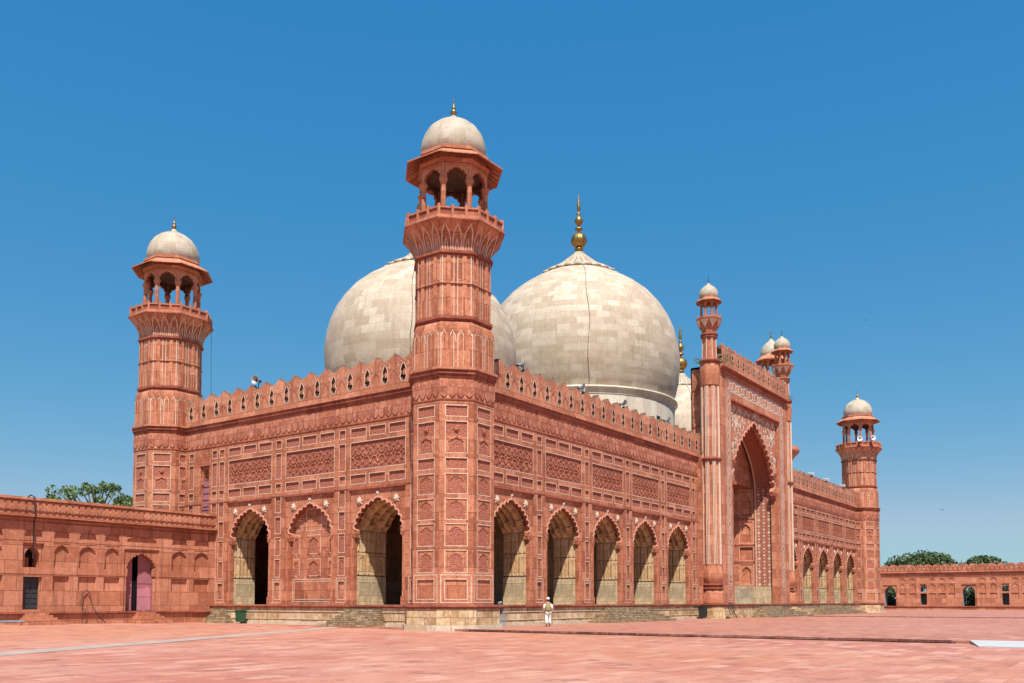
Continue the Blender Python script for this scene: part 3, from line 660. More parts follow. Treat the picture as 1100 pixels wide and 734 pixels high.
# ------------------------------------------------------------------ the portal (pishtaq)
PY = -1.45; FP = lambda s, z, d: (XC + s, PY - d, z)
pq = MB(); TOP = 20.42; HW = 8.12
hs = [(-5.75, 5.75, 1.24, 18.05)]
pq.gridsheet(FP, -HW, HW, 1.24, TOP, hs, 0, -.22, 'lightred')
full, si, so = cusp_profile(0, 5.05, 1.24, 11.7, 17.1, 11, .28, .16, N=130, corb=.3, k1=.42, k2=.5, k3=.8)
pq.poly(FP, [(-5.75, 1.24)] + full + [(5.75, 1.24), (5.75, 18.05), (-5.75, 18.05)], -.22, 'lightred')
for i in range(len(full) - 1): pq.face([FP(*full[i], -.22), FP(*full[i + 1], -.22), FP(*full[i + 1], -.6), FP(*full[i], -.6)], 'lightred')
pq.box(FP, -5.8, 5.8, 18.0, 18.12, -.22, .10, 'trim')
for sg in (-1, 1):
    pq.box(FP, sg * 5.62 - .1, sg * 5.62 + .1, 1.24, 18.0, -.22, -.1, 'red')
    for zc in (13.1, 11.3): pq.box(FP, sg * 5.0 - .28, sg * 5.0 + .28, zc - .2, zc + .1, -.55, -.05, 'trim')
pq.box(FP, -HW, HW, 19.95, 20.02, -.02, .05, 'trim')
for z0, z1, d in ((20.2, 20.3, .1), (20.3, 20.42, .22)): pq.box(FP, -HW, HW, z0, z1, -.1, d, 'trim')
pq.box(FP, -HW, HW, 20.42, 20.56, -.1, .32, 'lightred')
# slab sides, top and back
for sg in (-1, 1):
    FS = lambda s, z, d, sg=sg: (XC + sg * (HW + d), s, z)
    pq.gridsheet(FS, PY, 1.05, 1.24, 20.56, [], 0, None, 'red')
    for z in (18.6, 15.6, 12.9): pq.box(FS, PY, 1.05, z, z + .08, -.05, .04, 'trim')
pq.box(BX, XC - HW, XC + HW, 20.4, 20.56, PY, 1.05, 'roof')
pq.box(BX, XC - HW, XC + HW, 12, 20.4, .95, 1.05, 'red')
# frames on the piers
for sg in (-1, 1):
    c = sg * 6.45
    pq.frame(FP, c - .36, c + .36, 1.6, 2.45, .05, .006, 'inlay'); pq.frame(FP, c - .56, c + .56, 1.42, 2.66, .05, .006, 'inlay')
    pq.box(FP, sg * 7.35 - .03, sg * 7.35 + .03, 1.24, 19.9, -.02, .02, 'trim'); pq.box(FP, sg * 5.85 - .03, sg * 5.85 + .03, 1.24, 18, -.02, .02, 'trim')
portal = pq.build('portal', mosque); portal['label'] = 'tall projecting gateway block with a huge cusped arch'
st = MB(); st.ribbon3([FP(*p, -.19) for p in si], [FP(*p, -.19) for p in so], 'stripe'); st.ribbon3([FP(*p, -.22) for p in so], [FP(*p, -.19) for p in so], 'stripe'); st.build('arch_stripe', portal)
# lattice band: chain of hexagons, real thin marble
lt = MB()
def linkshape(F, c0, z0, c1, z1, w, d, mat='flower'):
    dx, dz = c1 - c0, z1 - z0; l = math.hypot(dx, dz); nx, nz = -dz / l * w / 2, dx / l * w / 2
    lt.face([F(c0 + nx, z0 + nz, d), F(c0 - nx, z0 - nz, d), F(c1 - nx, z1 - nz, d), F(c1 + nx, z1 + nz, d)], mat)
def hexa(F, c, z, rx, rz, w, d):
    p = [(c + rx * cos(a), z + rz * sin(a)) for a in [i * pi / 4 + pi / 8 for i in range(8)]]
    for i in range(8): linkshape(F, *p[i], *p[(i + 1) % 8], w, d)
for sg in (-1, 1):
    c = sg * 6.45
    for x in (-.42, .42): linkshape(FP, c + x, 2.85, c + x, 18.75 if x * sg < 0 else 19.65, .07, .008)
    n = 11
    for i in range(n):
        z = 3.4 + i * 1.44; hexa(FP, c, z, .26, .26, .09, .010); hexa(FP, c, z + .72, .17, .5, .10, .012)
for z in (18.75, 19.65): linkshape(FP, -6.87 if z > 19 else -6.03, z, 6.87 if z > 19 else 6.03, z, .09, .008)
linkshape(FP, -6.87, 2.85, -6.03, 2.85, .07, .008); linkshape(FP, 6.87, 2.85, 6.03, 2.85, .07, .008)
for i in range(10):
    s = -5.76 + i * 1.28; hexa(FP, s, 19.2, .34, .27, .10, .010); hexa(FP, s + .64, 19.2, .44, .4, .09, .012)
    for a, b in ((-.4, .45), (-.4, -.45), (.4, .45), (.4, -.45)): linkshape(FP, s + a * .8, 19.2 + b * .5, s + a * 1.5, 19.2 + b * .9, .08, .014)
lt.build('lattice_inlay', portal)
# floral inlay in the spandrels and on the reveals
fl = MB()
def leafp(F, c, z, r, ang, d, el=2.0):
    pts = [(c + (r * el * .5 * cos(t)) * cos(ang) - r * .5 * sin(t) * sin(ang), z + (r * el * .5 * cos(t)) * sin(ang) + r * .5 * sin(t) * cos(ang)) for t in [i * pi / 4 for i in range(8)]]
    fl.poly(F, pts, d, 'flower')
def flor(F, c, z, r, d):
    pts = []
    for i in range(24):
        a = 2 * pi * i / 24; rr = r * (.7 + .3 * cos(6 * a)); pts.append((c + rr * cos(a), z + rr * sin(a)))
    fl.poly(F, pts, d, 'flower')
def outside(x, z):                                    # above the great arch?
    for a, b in zip(so, so[1:]):
        if a[0] <= x <= b[0]: return z > a[1] + .28
    return True
rnd = random.Random(3)
for i in range(300):
    x = rnd.uniform(.1, 5.35); z = rnd.uniform(11.6, 17.75)
    if not outside(x, z): continue
    r = rnd.choice([.09, .12, .16, .22]); k = rnd.random(); an = rnd.uniform(0, pi)
    for sg in (-1, 1):
        if k < .35: flor(FP, sg * x, z, r, -.21 + .002 * (i % 4))
        else: leafp(FP, sg * x, z, r, an if sg > 0 else pi - an, -.21 + .002 * (i % 4))
for sg in (-1, 1): flor(FP, sg * 4.3, 16.4, .55, -.2)
rosette(fl, FP, 0, 17.75, .26, -.2)
# recess: reveals, vault, back wall
RW, RD_ = 5.3, 2.15
for sg in (-1, 1):
    G = lambda s, z, d, sg=sg: (XC + sg * (RW - d), PY + .6 + s, z)
    for j in range(36):
        z = 3.0 + j * .30
        for q in range(3):
            s = .3 + q * .48 + (0 if j % 2 else .0)
            if (j + q) % 2 == 0: flor(G, s, z, .15 if j % 4 else .19, .012)
            else: leafp(G, s, z, .09, pi / 4 if (j // 2 + q) % 2 else -pi / 4, .012, 2.4)
fl.build('floral_inlay', portal)
rc = MB(); c_ = arch_curve(0, RW, 11.7, 17.35, N=60, k1=.42, k2=.5, k3=.8)
ring = [(-RW, 1.24)] + [(-x, z) for x, z, *_ in c_] + [(x, z) for x, z, *_ in c_[::-1][1:]] + [(RW, 1.24)]
d0 = -.6; d1 = -RD_
for i in range(len(ring) - 1):
    rc.face([FP(*ring[i], d0), FP(*ring[i + 1], d0), FP(*ring[i + 1], d1), FP(*ring[i], d1)], 'carvedfine' if ring[i][1] > 11 else 'carved')
rc.poly(FP, [(-RW, 1.24)] + full + [(RW, 1.24)] + ring[::-1][1:-1], d0, 'trim')
sti = [(x * .955, z - .12) for x, z in ring]
rc.ribbon3([FP(*p, d1 + .06) for p in ring], [FP(*p, d1 + .06) for p in sti], 'inlay'); rc.ribbon3([FP(*p, d1) for p in sti], [FP(*p, d1 + .06) for p in sti], 'inlay')
for sg in (-1, 1):
    G = lambda s, z, d, sg=sg: (XC + sg * (RW - d), PY + .6 + s, z)
    rc.box(G, 0, RD_ - .6, 1.24, 2.8, -.1, .05, 'vestdado')
rc.box(FP, -RW, RW, 1.24, 2.8, d1 - .05, d1 + .05, 'vestdado')
path = [(RW, d1), (3.2, d1 - 3.0), (-3.2, d1 - 3.0), (-RW, d1)]
for (x0, a0), (x1, a1_) in zip(path, path[1:]):
    L2 = math.hypot(x1 - x0, a1_ - a0); ux, ud = (x1 - x0) / L2, (a1_ - a0) / L2; nx_, nd_ = (ud, -ux) if True else (0, 0)
    if nd_ < 0: nx_, nd_ = -nx_, -nd_
    if x0 > 0 > a0 and x1 > 0 and nx_ > 0: nx_, nd_ = -nx_, -nd_
    K_ = lambda s_, z, d, x0=x0, a0=a0, ux=ux, ud=ud, nx_=nx_, nd_=nd_: FP(x0 + ux * s_ + nx_ * d, z, a0 + ud * s_ + nd_ * d)
    nc = max(1, round(L2 / 2.0)); cw_ = L2 / nc; hs = []
    for k in range(nc):
        a, b = k * cw_ + .3, (k + 1) * cw_ - .3
        hs += [(a, b, 3.0, 4.9), (a, b, 5.25, 6.5), (a, b, 6.85, 8.9), (a, b, 9.4, 11.8)]
    rc.gridsheet(K_, 0, L2, 1.24, 12.4, hs, 0, -.16, 'red'); rc.rect(K_, 0, L2, 1.24, 12.4, -.16, 'red'); rc.box(K_, 0, L2, 1.24, 2.8, -.05, .03, 'vestdado')
    for z in (5.05, 6.65, 9.1, 12.2): rc.box(K_, 0, L2, z, z + .1, -.05, .06, 'trim')
    for h in hs:
        if h[3] - h[2] > 1.5: mini_arch(rc, K_, *h, -.15, 'lightred', .1)
        rc.frame(K_, *h, .05, .01, 'stripe')
# half dome over the recess
for (x0, a0), (x1, a1_) in zip(path, path[1:]):
    P = []
    for i in range(13):
        t = i / 12; f = cos(t * pi / 2) ** .8; z = 12.4 + (16.9 - 12.4) * sin(t * pi / 2)
        P.append([FP((x0 + (x1 - x0) * j / 6) * f, z, d1 + ((a0 - d1) + (a1_ - a0) * j / 6) * f) for j in range(7)])
    rc.grid(P, 'carvedfine', lambda a, b: (b * .5, a * .5), False)
    rc.grid([[(XC + (p_[0] - XC) * 1.04, .8 + (p_[1] - .8) * 1.06, p_[2] + .15) for p_ in row] for row in P], 'roof', None, True)
rc.poly(FP, [(-RW, 12.4)] + [(x, z) for x, z in ring if z > 12.4] + [(RW, 12.4)] + [(RW * cos(t * pi / 24) ** .8, 12.4 + 4.5 * sin(t * pi / 24)) for t in range(0, 12)] + [(0, 16.9)] + [(-RW * cos(t * pi / 24) ** .8, 12.4 + 4.5 * sin(t * pi / 24)) for t in range(11, -1, -1)], d1 - .01, 'red')
rc.build('portal_recess', portal)
pm = MB(); merlons(pm, lambda s, z, d: (XC + s, PY - d, z), -7.95, 13, 15.9 / 13, 20.56, 1.85, inl=True); pm.build('parapet', portal)
pp = MB()
for z0, z1, e, m_ in ((-.2, .3, .34, 'plinth'), (.3, 1.08, .25, 'plinth'), (1.08, 1.15, .31, 'trim'), (1.15, 1.24, .36, 'trim')):
    pp.box(BX, XC - HW - e, XC + HW + e, z0, z1, PY - e, -.44, m_)
    for sg in (-1, 1): pp.lathe([((.95 + e) / cos(pi / 8), z0), ((.95 + e) / cos(pi / 8), z1)], 8, m_, (XC + sg * 8.84, -.89, .002), pi / 8, False)
pp.build('plinth', portal)
for sg in (-1, 1):                                      # pier strips beside the turrets
    zz = MB(); zz.box(lambda s, z, d: (XC + sg * 8.95 + s, d, z), -.75, .75, 1.24, 13.0, -.45, -.08, 'red'); zz.build('pier', portal)
def turret():
    mb = MB(); q = lambda pr, m='lightred', n=32, fl=.05: mb.lathe(pr, n, m, smooth=True, rmod=(lambda a, z: 1 - fl + fl * abs(cos(4 * a))) if fl else None)
    q([(.95, 1.24), (.98, 1.4), (.9, 1.7), (.85, 2.2), (.72, 2.35)], fl=.1); q([(.86, 2.35), (.9, 2.43), (.86, 2.5)], 'trim', fl=0); q([(.68, 2.5), (.68, 2.65)], fl=0); q([(.86, 2.65), (.9, 2.72), (.84, 2.8)], 'trim', fl=0)
    q([(.74, 2.8), (.88, 3.1), (.92, 3.4), (.8, 3.9), (.74, 4.2)], fl=.1); q([(.75, 4.2), (.73, 12.4)], fl=.2)
    q([(.75, 12.4), (.85, 12.5), (.85, 12.62), (.75, 12.7)], 'trim', fl=0); q([(.73, 12.7), (.71, 18.4)], fl=.2)
    q([(.74, 18.4), (.80, 18.9), (.83, 19.5), (.78, 19.95), (.68, 20.2)], fl=.08); q([(.78, 20.2), (.86, 20.32), (.86, 20.42), (.72, 20.52)], 'trim', fl=0)
    q([(.60, 20.5), (.56, 22.2)], fl=.1); q([(.62, 22.2), (.68, 22.28), (.6, 22.4)], 'trim', fl=0); q([(.66, 22.4), (.72, 22.5), (.62, 22.6)], 'trim', fl=0)
    mb.lathe([(.56, 22.6), (.62, 22.85), (.78, 23.2), (.98, 23.5), (1.04, 23.62)], 8, 'lightred', smooth=False); mb.lathe([(1.08, 23.62), (1.08, 23.72)], 8, 'trim', smooth=False)
    for k in range(8):
        a = k * pi / 4 + pi / 8
        for t0, t1, m_ in ((-.36, .36, 'inlay'),):
            # pale petal spandrels between dark-edged petals
            r0, r1 = .80, .97
            P = [((r1 + .02) * cos(a + t) * cos(pi / 8) / max(cos(t), .9) * 1.0, (r1 + .02) * sin(a + t) * cos(pi / 8) / max(cos(t), .9), 23.5) for t in (-.2, .2)]
            P.append((r0 * .95 * cos(a), r0 * .95 * sin(a), 23.15))
        x, y = 1.0, 0
        b = k * pi / 4
        mb.face([(1.06 * cos(b), 1.06 * sin(b), 23.6), (.99 * cos(b + .36), .99 * sin(b + .36), 23.6), (.72 * cos(b), .72 * sin(b), 22.98), (.99 * cos(b - .36), .99 * sin(b - .36), 23.6)], 'inlay')
        for t in (0, .33, -.33):                       # white flute lines down the shaft
            an = b + t * .5; mb.tube([(.735 * cos(an), .735 * sin(an), 4.3), (.715 * cos(an), .715 * sin(an), 18.3)], .03, 'flower', 5)
        mb.tube([(.60 * cos(b), .60 * sin(b), 20.55), (.57 * cos(b), .57 * sin(b), 22.2)], .03, 'flower', 5)
    o = mb.build('turret', mosque)
    kb = MB(); kb.lathe([(1.0, 23.70), (1.0, 23.86)], 8, 'lightred', smooth=False)
    for k in range(8): a = k * pi / 4; kb.box(face_frame(a, .97), -.05, .05, 23.72, 23.98, -.05, .05, 'lightred')
    kb.build('balcony_rail', o)
    for k in range(8): a = k * pi / 4; c = MB(); c.lathe([(.12, 23.7), (.1, 23.9), (.09, 24.75), (.15, 25.0)], 8, 'lightred', (.64 * cos(a), .64 * sin(a), 0)); c.build('column', o)
    ar = MB()
    for k in range(8):
        F = face_frame(k * pi / 4 + pi / 8, .62); h = .27; full2, _, _ = cusp_profile(0, h - .05, 24.82, 24.9, 25.12, 3, .015, .01, N=9, corb=0); full2 = [full2[0]] + full2[5:-5] + [full2[-1]]
        ar.prism(F, [(-h, 24.82)] + full2 + [(h, 24.82), (h, 25.35), (-h, 25.35)], -.1, 0, 'lightred')
    ar.lathe([(.7, 25.28), (1.06, 25.1), (1.08, 25.15), (.76, 25.38), (.74, 25.5)], 8, 'lightred', smooth=False); ar.build('kiosk_arcade', o)
    dm = MB(); dm.lathe([(.66, 25.4), (.75, 25.55), (.77, 25.75), (.72, 26.0), (.58, 26.25), (.38, 26.43), (.2, 26.54), (.12, 26.62), (.03, 26.75)], 28, 'marble2'); dm.build('dome', o)
    f = MB(); f.lathe([(.03, 26.7), (.05, 26.85), (.02, 26.95), (.03, 27.1), (.0, 27.4)], 8, 'dark'); f.build('finial', o)
    return o
tt = turret(); tt.location = (XC - 8.84, -.89, 0); copy_tree(tt, mosque, (XC + 8.84, -.89, 0)); tt.scale[2] = 1.013
for o_ in mosque.children:
    if o_.name.startswith('turret'): o_.scale[2] = 1.013
# ------------------------------------------------------------------ stone steps
def steps_part(F, s0, s1, t0, t1, z0, z1, n, reach, name='stone_steps', slope=None):
    mb = MB(); h = (z1 - z0) / n
    for i in range(n):
        f = i / max(1, n - 1); a = s0 + (t0 - s0) * f; b = s1 + (t1 - s1) * f
        mb.box(F, a, b, z0 + i * h - (.2 if i == 0 else 0), z0 + (i + 1) * h, .1, .34 + reach * (1 - f) + .12, 'step')
    return mb.build(name, mosque)
FLW = lambda s, z, d: (-.1 - d, s, z); FRW = lambda s, z, d: (s, -.1 - d, z)
steps_part(FLW, 4.2, 8.0, 4.5, 7.2, 0.02, 1.02, 6, .9)
steps_part(FLW, 17.0, 19.2, 17.9, 19.2, .1, 1.0, 6, .5)
steps_part(FRW, 12.9, 22.6, 15.0, 20.8, .1, 1.05, 6, 1.3)
steps_part(lambda s, z, d: (s, PY - d, z), 37.5, 49.0, 40.0, 45.0, .1, 1.05, 6, 1.5)
steps_part(FRW, 57.5, 74.0, 61.0, 69.0, .1, 1.05, 6, 1.5)
# ------------------------------------------------------------------ ground
gm = MB()
def zg(x, y): return min(.45, max(0, y) * (.007 + .0004 * max(0, -x))) if x > -60 else .3
xs = [-400, -120, -60, -30, -20, -13, -6, -1.8]; ys = [-400, -100, -40, -20, -10, 0, 4, 8, 12, 16, 19.4, 24]
gm.grid([[(x, y, zg(x, y)) for x in xs] for y in ys], 'pave', None, True)
g = gm.build('ground'); g['kind'] = 'structure'
gm = MB(); gm.box(BX, -1.8, 125, -.4, .1, -60, 27, 'pave2'); g = gm.build('courtyard_platform'); g['kind'] = 'structure'
gm = MB(); gm.box(BX, -1.86, -1.802, -.1, .06, -23.6, -2.2, 'riser')
rr = random.Random(5)
y = -23.5
while y < -2.4:
    w = rr.uniform(.7, 1.6); gm.box(BX, -1.90 - rr.uniform(0, .03), -1.7, .03, .104 + rr.uniform(0, .012), y, min(y + w - .03, -2.2), 'riser'); y += w
g = gm.build('platform_kerb'); g['kind'] = 'structure'
gm = MB(); gm.face([(-4.0, -60, .03), (-1.6, -60, .125), (-1.6, -24.0, .125), (-4.0, -24.6, .03)], 'whiteslab'); gm.face([(-4.0, -24.6, .03), (-1.6, -24.0, .125), (-1.6, -24.0, 0), (-4.0, -24.6, 0)], 'whiteslab'); gm.face([(-4.0, -60, .03), (-4.0, -24.6, .03), (-4.0, -24.6, 0), (-4.0, -60, 0)], 'whiteslab')
g = gm.build('whitewashed_ramp'); g['kind'] = 'structure'
gm = MB(); pa = [(-40, -12.5), (-23.6, -3.5), (-13, 1.3), (-4.0, 5.4), (1, 8.2)]
L_ = []; R2_ = []
for i, (x, y) in enumerate(pa):
    w = .75 - .1 * i; L_.append((x - .4 * w, y + .9 * w, zg(x, y + w) + .006)); R2_.append((x + .4 * w, y - .9 * w, zg(x, y - w) + .006))
gm.ribbon3(L_, R2_, 'runner'); g = gm.build('pale_paving_strip'); g['kind'] = 'structure'
gm = MB(); gm.box(BX, 45.3, 45.6, .098, .16, -45, -4, 'riser'); g = gm.build('kerb'); g['kind'] = 'structure'
gm = MB(); gm.box(BX, -800, 1500, -1.2, -.42, -900, 1500, 'earth'); gm.face([(-400, 24, .3), (1200, 24.1, -.1), (1200, 900, -.1), (-400, 900, .3)], 'earth'); gm.face([(125, -400, .05), (1500, -400, .05), (1500, 26, .05), (125, 26, .05)], 'earth')
gm.face([(-1.8, -400, .0), (125, -400, 0), (125, -60, 0), (-1.8, -60, 0)], 'pave'); g = gm.build('outer_ground'); g['kind'] = 'structure'
# ------------------------------------------------------------------ left courtyard wall (plane Y = 19.4, runs to -X)
CY = 19.4; FC = lambda s, z, d: (s, CY - d, z)
cw = tag(empty('courtyard_wall', (0, 0, 0)), 'red sandstone courtyard wall with blind arches left of the mosque, holding a pink door', 'wall')
XL = -42
def spans(period_start, pattern, x_end):
    out = []; x = period_start
    return out
m = MB(); holes = []
NICH = [(-.52, -1.62), (-2.1, -3.2), (-6.55, -7.5), (-7.95, -9.0), (-9.5, -10.4)]
allw = []; doors = []; smalls = []
for rep in range(4):
    o = -12.5 * rep
    for b, a in NICH: allw.append((a + o, b + o))
    allw.append((-13.45 + o, -12.4 + o)) if rep < 3 else None
    doors.append(-5.16 + o); smalls.append(-11.48 + o)
allw = [w for w in allw if w[0] > XL + .5]; smalls = [s for s in smalls if s > XL + 1]; doors = [d for d in doors if d > XL + 2]
allw = sorted({(round(a, 2), round(b, 2)) for a, b in allw}); keep = []
for w in allw:
    if not keep or w[0] > keep[-1][1] + .1: keep.append(w)
allw = keep
for a, b in allw: holes += [(a, b, 4.86, 5.45), (a, b, 3.27, 4.6), (a, b, 2.06, 2.8)]
for s in smalls: holes += [(s - .5, s + .5, 4.9, 5.45), (s - .55, s + .55, 3.25, 4.55), (s - .5, s + .5, 1.0, 2.75)]
for s in doors: holes += [(s - 1.0, s + 1.0, 4.9, 5.35), (s - 1.12, s + 1.12, .88, 4.5)]
m.gridsheet(FC, XL, 0, .88, 6.0, holes, 0, -.12, 'lightred')
big = [(s - 1.12, s + 1.12, .88, 4.5) for s in doors] + [(s - .55, s + .55, 3.25, 4.55) for s in smalls] + [(s - .5, s + .5, 1.0, 2.75) for s in smalls]
m.gridsheet(FC, XL, 0, .88, 6.0, big, -.12, -.5, 'lightred')
def blind(F, a, b, z0, z1, d, mat='lightred', th=.06):
    c = (a + b) / 2; hw = (b - a) / 2 - .005; fu, si_, so_ = cusp_profile(c, hw - .02, z0, z1 - (z1 - z0) * .42 if z1 - z0 > 1 else z0 + .1, z1 - .08, 5, .05, .02, N=40, corb=0)
    fu = [fu[0]] + fu[5:-5] + [fu[-1]]
    m.prism(F, [(a, z0)] + fu + [(b, z0), (b, z1), (a, z1)], d, d + th, mat, back=False)
for a, b in allw: blind(FC, a, b, 3.27, 4.6, -.119, th=.1); blind(FC, a, b, 4.9, 5.45, -.119, th=.1)
for s in smalls: blind(FC, s - .5, s + .5, 4.9, 5.45, -.119, th=.1)
for s in doors: blind(FC, s - 1, s + 1, 4.9, 5.35, -.119, th=.1)

def band(z0, z1, d, mat):
    cuts = sorted((b[0], b[1]) for b in big if b[2] < z1 and b[3] > z0); p_ = XL
    for a, b in cuts: m.box(FC, p_, a, z0, z1, -.01, d, mat); p_ = b
    m.box(FC, p_, 0, z0, z1, -.01, d, mat)
band(4.68, 4.82, .015, 'lightred'); band(2.9, 3.14, .02, 'lightred')
m.box(FC, XL, 0, 5.66, 5.72, -.02, .03, 'trim'); m.box(FC, XL, 0, 5.86, 5.94, -.05, .14, 'trim'); m.box(FC, XL, 0, 5.94, 6.04, -.05, .26, 'lightred')
# plinth ledge
m.box(FC, XL, 0, -.3, .72, -.4, .38, 'lightred'); m.box(FC, XL, 0, .72, .78, -.4, .44, 'trim'); m.box(FC, XL, 0, .78, .88, -.4, .5, 'trim')
# parapet with blind merlons
m.box(FC, XL, 0, 6.04, 6.84, -.45, 0, 'lightred'); m.box(FC, XL, 0, 6.84, 6.98, -.5, .1, 'lightred')
x = XL
while x < -.3:
    w = .362; c = x + w / 2
    pts = [(c - .17, 6.28), (c - .12, 6.24), (c - .05, 6.3), (c + .05, 6.3), (c + .12, 6.24), (c + .17, 6.28), (c + .17, 6.5), (c + .12, 6.66), (c, 6.78), (c - .12, 6.66), (c - .17, 6.5)]
    m.prism(FC, pts, 0, .05, 'lightred', back=False); m.prism(FC, [(x - .085, 6.24), (x + .085, 6.24), (x, 6.42)], .0, .055, 'shadewear', back=False); x += w  # dark triangles drawn as the notches between blind merlons
# wall body behind
m.box(FC, XL, 0, 4.7, 6.0, -1.4, -.5, 'red'); 
prev = XL
for a, b in sorted([(s - 1.12, s + 1.12) for s in doors] + [(s - .5, s + .5) for s in smalls]): m.box(FC, prev, a, -.2, 4.7, -1.4, -.5, 'red'); prev = b
m.box(FC, prev, 0, -.2, 4.7, -1.4, -.5, 'red')
m.build('wall', cw)
# steps in front of the openings
for s in smalls[:1] + doors[:1]:
    q = MB()
    for i in range(5): q.box(FC, s - .6 - (.1 * i), s + .6 + (.1 * i), .18 - .3, .84 - i * .13, .3, .62 + i * .27, 'lightred')
    q.build('steps', cw)
# pink double door in its cusped arch, per door bay
for i, s in enumerate(doors[:1]):
    q = MB(); fu, si_, so_ = cusp_profile(s, .95, .88, 3.35, 4.28, 6, .08, .05, N=36, corb=.06)
    q.poly(FC, [(s - 1.12, .88)] + fu + [(s + 1.12, .88), (s + 1.12, 4.5), (s - 1.12, 4.5)], -.08, 'lightred')
    for a, b in zip(fu, fu[1:]): q.face([FC(*a, -.06), FC(*b, -.06), FC(*b, -.42), FC(*a, -.42)], 'lightred')
    q.build('door_arch', cw)
    for nm, x0, x1, mt in (('door_leaf', s - 1.0, s - .34, 'pinkdark'), ('door_leaf', s + .04, s + 1.0, 'pinkdark')):
        q = MB(); q.box(FC, x0, x1, .9, 4.3, -.52, -.46, mt)
        if x0 > s: q.prism(FC, [(x0, .9), (x1 - .12, .9), (x1 - .12, 2.2), (x1 - .3, 2.32), (x1 - .5, 2.2), (x0, 2.15)], -.46, -.445, 'pink')  # paler pink area on the lower part of this leaf
        for z in (1.7, 2.5, 3.3): q.box(FC, x0, x1, z, z + .03, -.46, -.44, mt)
        q.build(nm, cw)
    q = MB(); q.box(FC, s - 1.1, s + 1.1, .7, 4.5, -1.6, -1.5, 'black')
    for k in range(14): q.box(FC, s - .3, s + .0, 1.0 + k * .12, 1.03 + k * .12, -.56, -.54, 'dark')
    for k in range(3): q.box(FC, s - .28 + k * .12, s - .26 + k * .12, .9, 2.7, -.56, -.54, 'dark')
    q.build('iron_grille', cw)
for s in doors[1:]:
    q = MB(); q.box(FC, s - 1.12, s + 1.12, .88, 4.5, -.5, -.45, 'pinkdark'); q.build('door_leaf', cw)
for i, s in enumerate(smalls):
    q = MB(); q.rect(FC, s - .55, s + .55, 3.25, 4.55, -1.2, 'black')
    fu = [(s - .4, 3.25), (s - .4, 3.95), (s - .3, 4.15), (s - .15, 4.28), (s, 4.38), (s + .15, 4.28), (s + .3, 4.15), (s + .4, 3.95), (s + .4, 3.25)]
    q.poly(FC, [(s - .55, 3.25)] + fu + [(s + .55, 3.25), (s + .55, 4.55), (s - .55, 4.55)], -.12, 'lightred')
    for a, b in zip(fu, fu[1:]): q.face([FC(*a, -.12), FC(*b, -.12), FC(*b, -.9), FC(*a, -.9)], 'lightred')
    q.box(FC, s - .38, s + .02, 3.25, 3.8, -.6, -.55, 'trim'); q.build('niche', cw)
    q = MB(); q.box(FC, s - .5, s + .5, 1.0, 2.75, -.35, -.28, 'blackdoor')
    for k in range(6):
        for e in (-.46, .04): q.box(FC, s + e, s + e + .42, 1.06 + k * .28, 1.27 + k * .28, -.28, -.25, 'blackdoor')
    for x_ in (s - .5, s + .42): q.box(FC, x_, x_ + .08, 1.0, 2.75, -.3, -.1, 'lightred')
    q.build('black_door', cw)
# ------------------------------------------------------------------ right (far) courtyard wall, plane X = 125
FX = lambda s, z, d: (125 - d, s, z)
rw = tag(empty('courtyard_wall', (0, 0, 0)), 'long distant red wall with rounded battlements right of the mosque, pierced by arched doorways', 'wall')
m = MB(); holes = []; Y0, Y1 = -62, 28
arY = [6.75 - 12 * i for i in range(-1, 6)]; smY = [y - 5.25 for y in arY] 
for c in arY: holes += [(c - 1.12, c + 1.12, .7, 4.2)]; 
for c in smY: holes += [(c - .5, c + .5, .9, 2.75), (c - .5, c + .5, 3.05, 4.3)]
bl_ = []
for c in arY:
    for o in (-2.0, -3.55, -6.6, -8.05, -9.5): bl_.append((c + o - .5, c + o + .5))
bl_ = [(a, b) for a, b in bl_ if a > Y0 and b < Y1]
for a, b in bl_: holes += [(a, b, 3.1, 4.4), (a, b, 1.9, 2.8), (a, b, 4.75, 5.3)]
holes = [h for h in holes if h[0] > Y0 and h[1] < Y1]
m.gridsheet(FX, Y0, Y1, .5, 6.1, holes, 0, -.1, 'lightred')
deep = [(c - 1.12, c + 1.12, .7, 4.2) for c in arY if Y0 < c - 2 and c + 2 < Y1] + [(c - .5, c + .5, z0, z1) for c in smY if Y0 < c - 2 for z0, z1 in ((.9, 2.75), (3.05, 4.3))]
m.gridsheet(FX, Y0, Y1, .5, 6.1, deep, -.1, -2.6, 'lightred', 'reveal'); m.gridsheet(FX, Y0, Y1, 0, 6.1, deep, -2.6, None, 'red')
for c in smY:
    if Y0 < c - 2:
        m.box(FX, c - .5, c + .5, .9, 2.75, -1.0, -.9, 'blackdoor'); m.poly(FX, [(c - .5, 3.5), (c - .35, 3.9), (c, 4.15), (c + .35, 3.9), (c + .5, 3.5), (c + .5, 4.3), (c - .5, 4.3)], -.12, 'lightred')
for a, b in bl_: blind(FX, a, b, 3.1, 4.4, -.099, th=.07); blind(FX, a, b, 4.75, 5.3, -.099, th=.07)
for c in arY:
    if not (Y0 < c - 2 and c + 2 < Y1): continue
    fu = arch_curve(0, .92, 2.9, 4.0, N=12); rg = [(c - .92, .7)] + [(c - x, z) for x, z, *_ in fu] + [(c + x, z) for x, z, *_ in fu[::-1][1:]] + [(c + .92, .7)]
    m.poly(FX, [(c - 1.12, .7)] + rg + [(c + 1.12, .7), (c + 1.12, 4.2), (c - 1.12, 4.2)], -.12, 'lightred')
    for a, b in zip(rg, rg[1:]): m.face([FX(*a, -.12), FX(*b, -.12), FX(*b, -2.58), FX(*a, -2.58)], 'reveal')
    m.box(FX, c - 1.1, c + 1.1, 0, .35, .4, 1.0, 'trim')
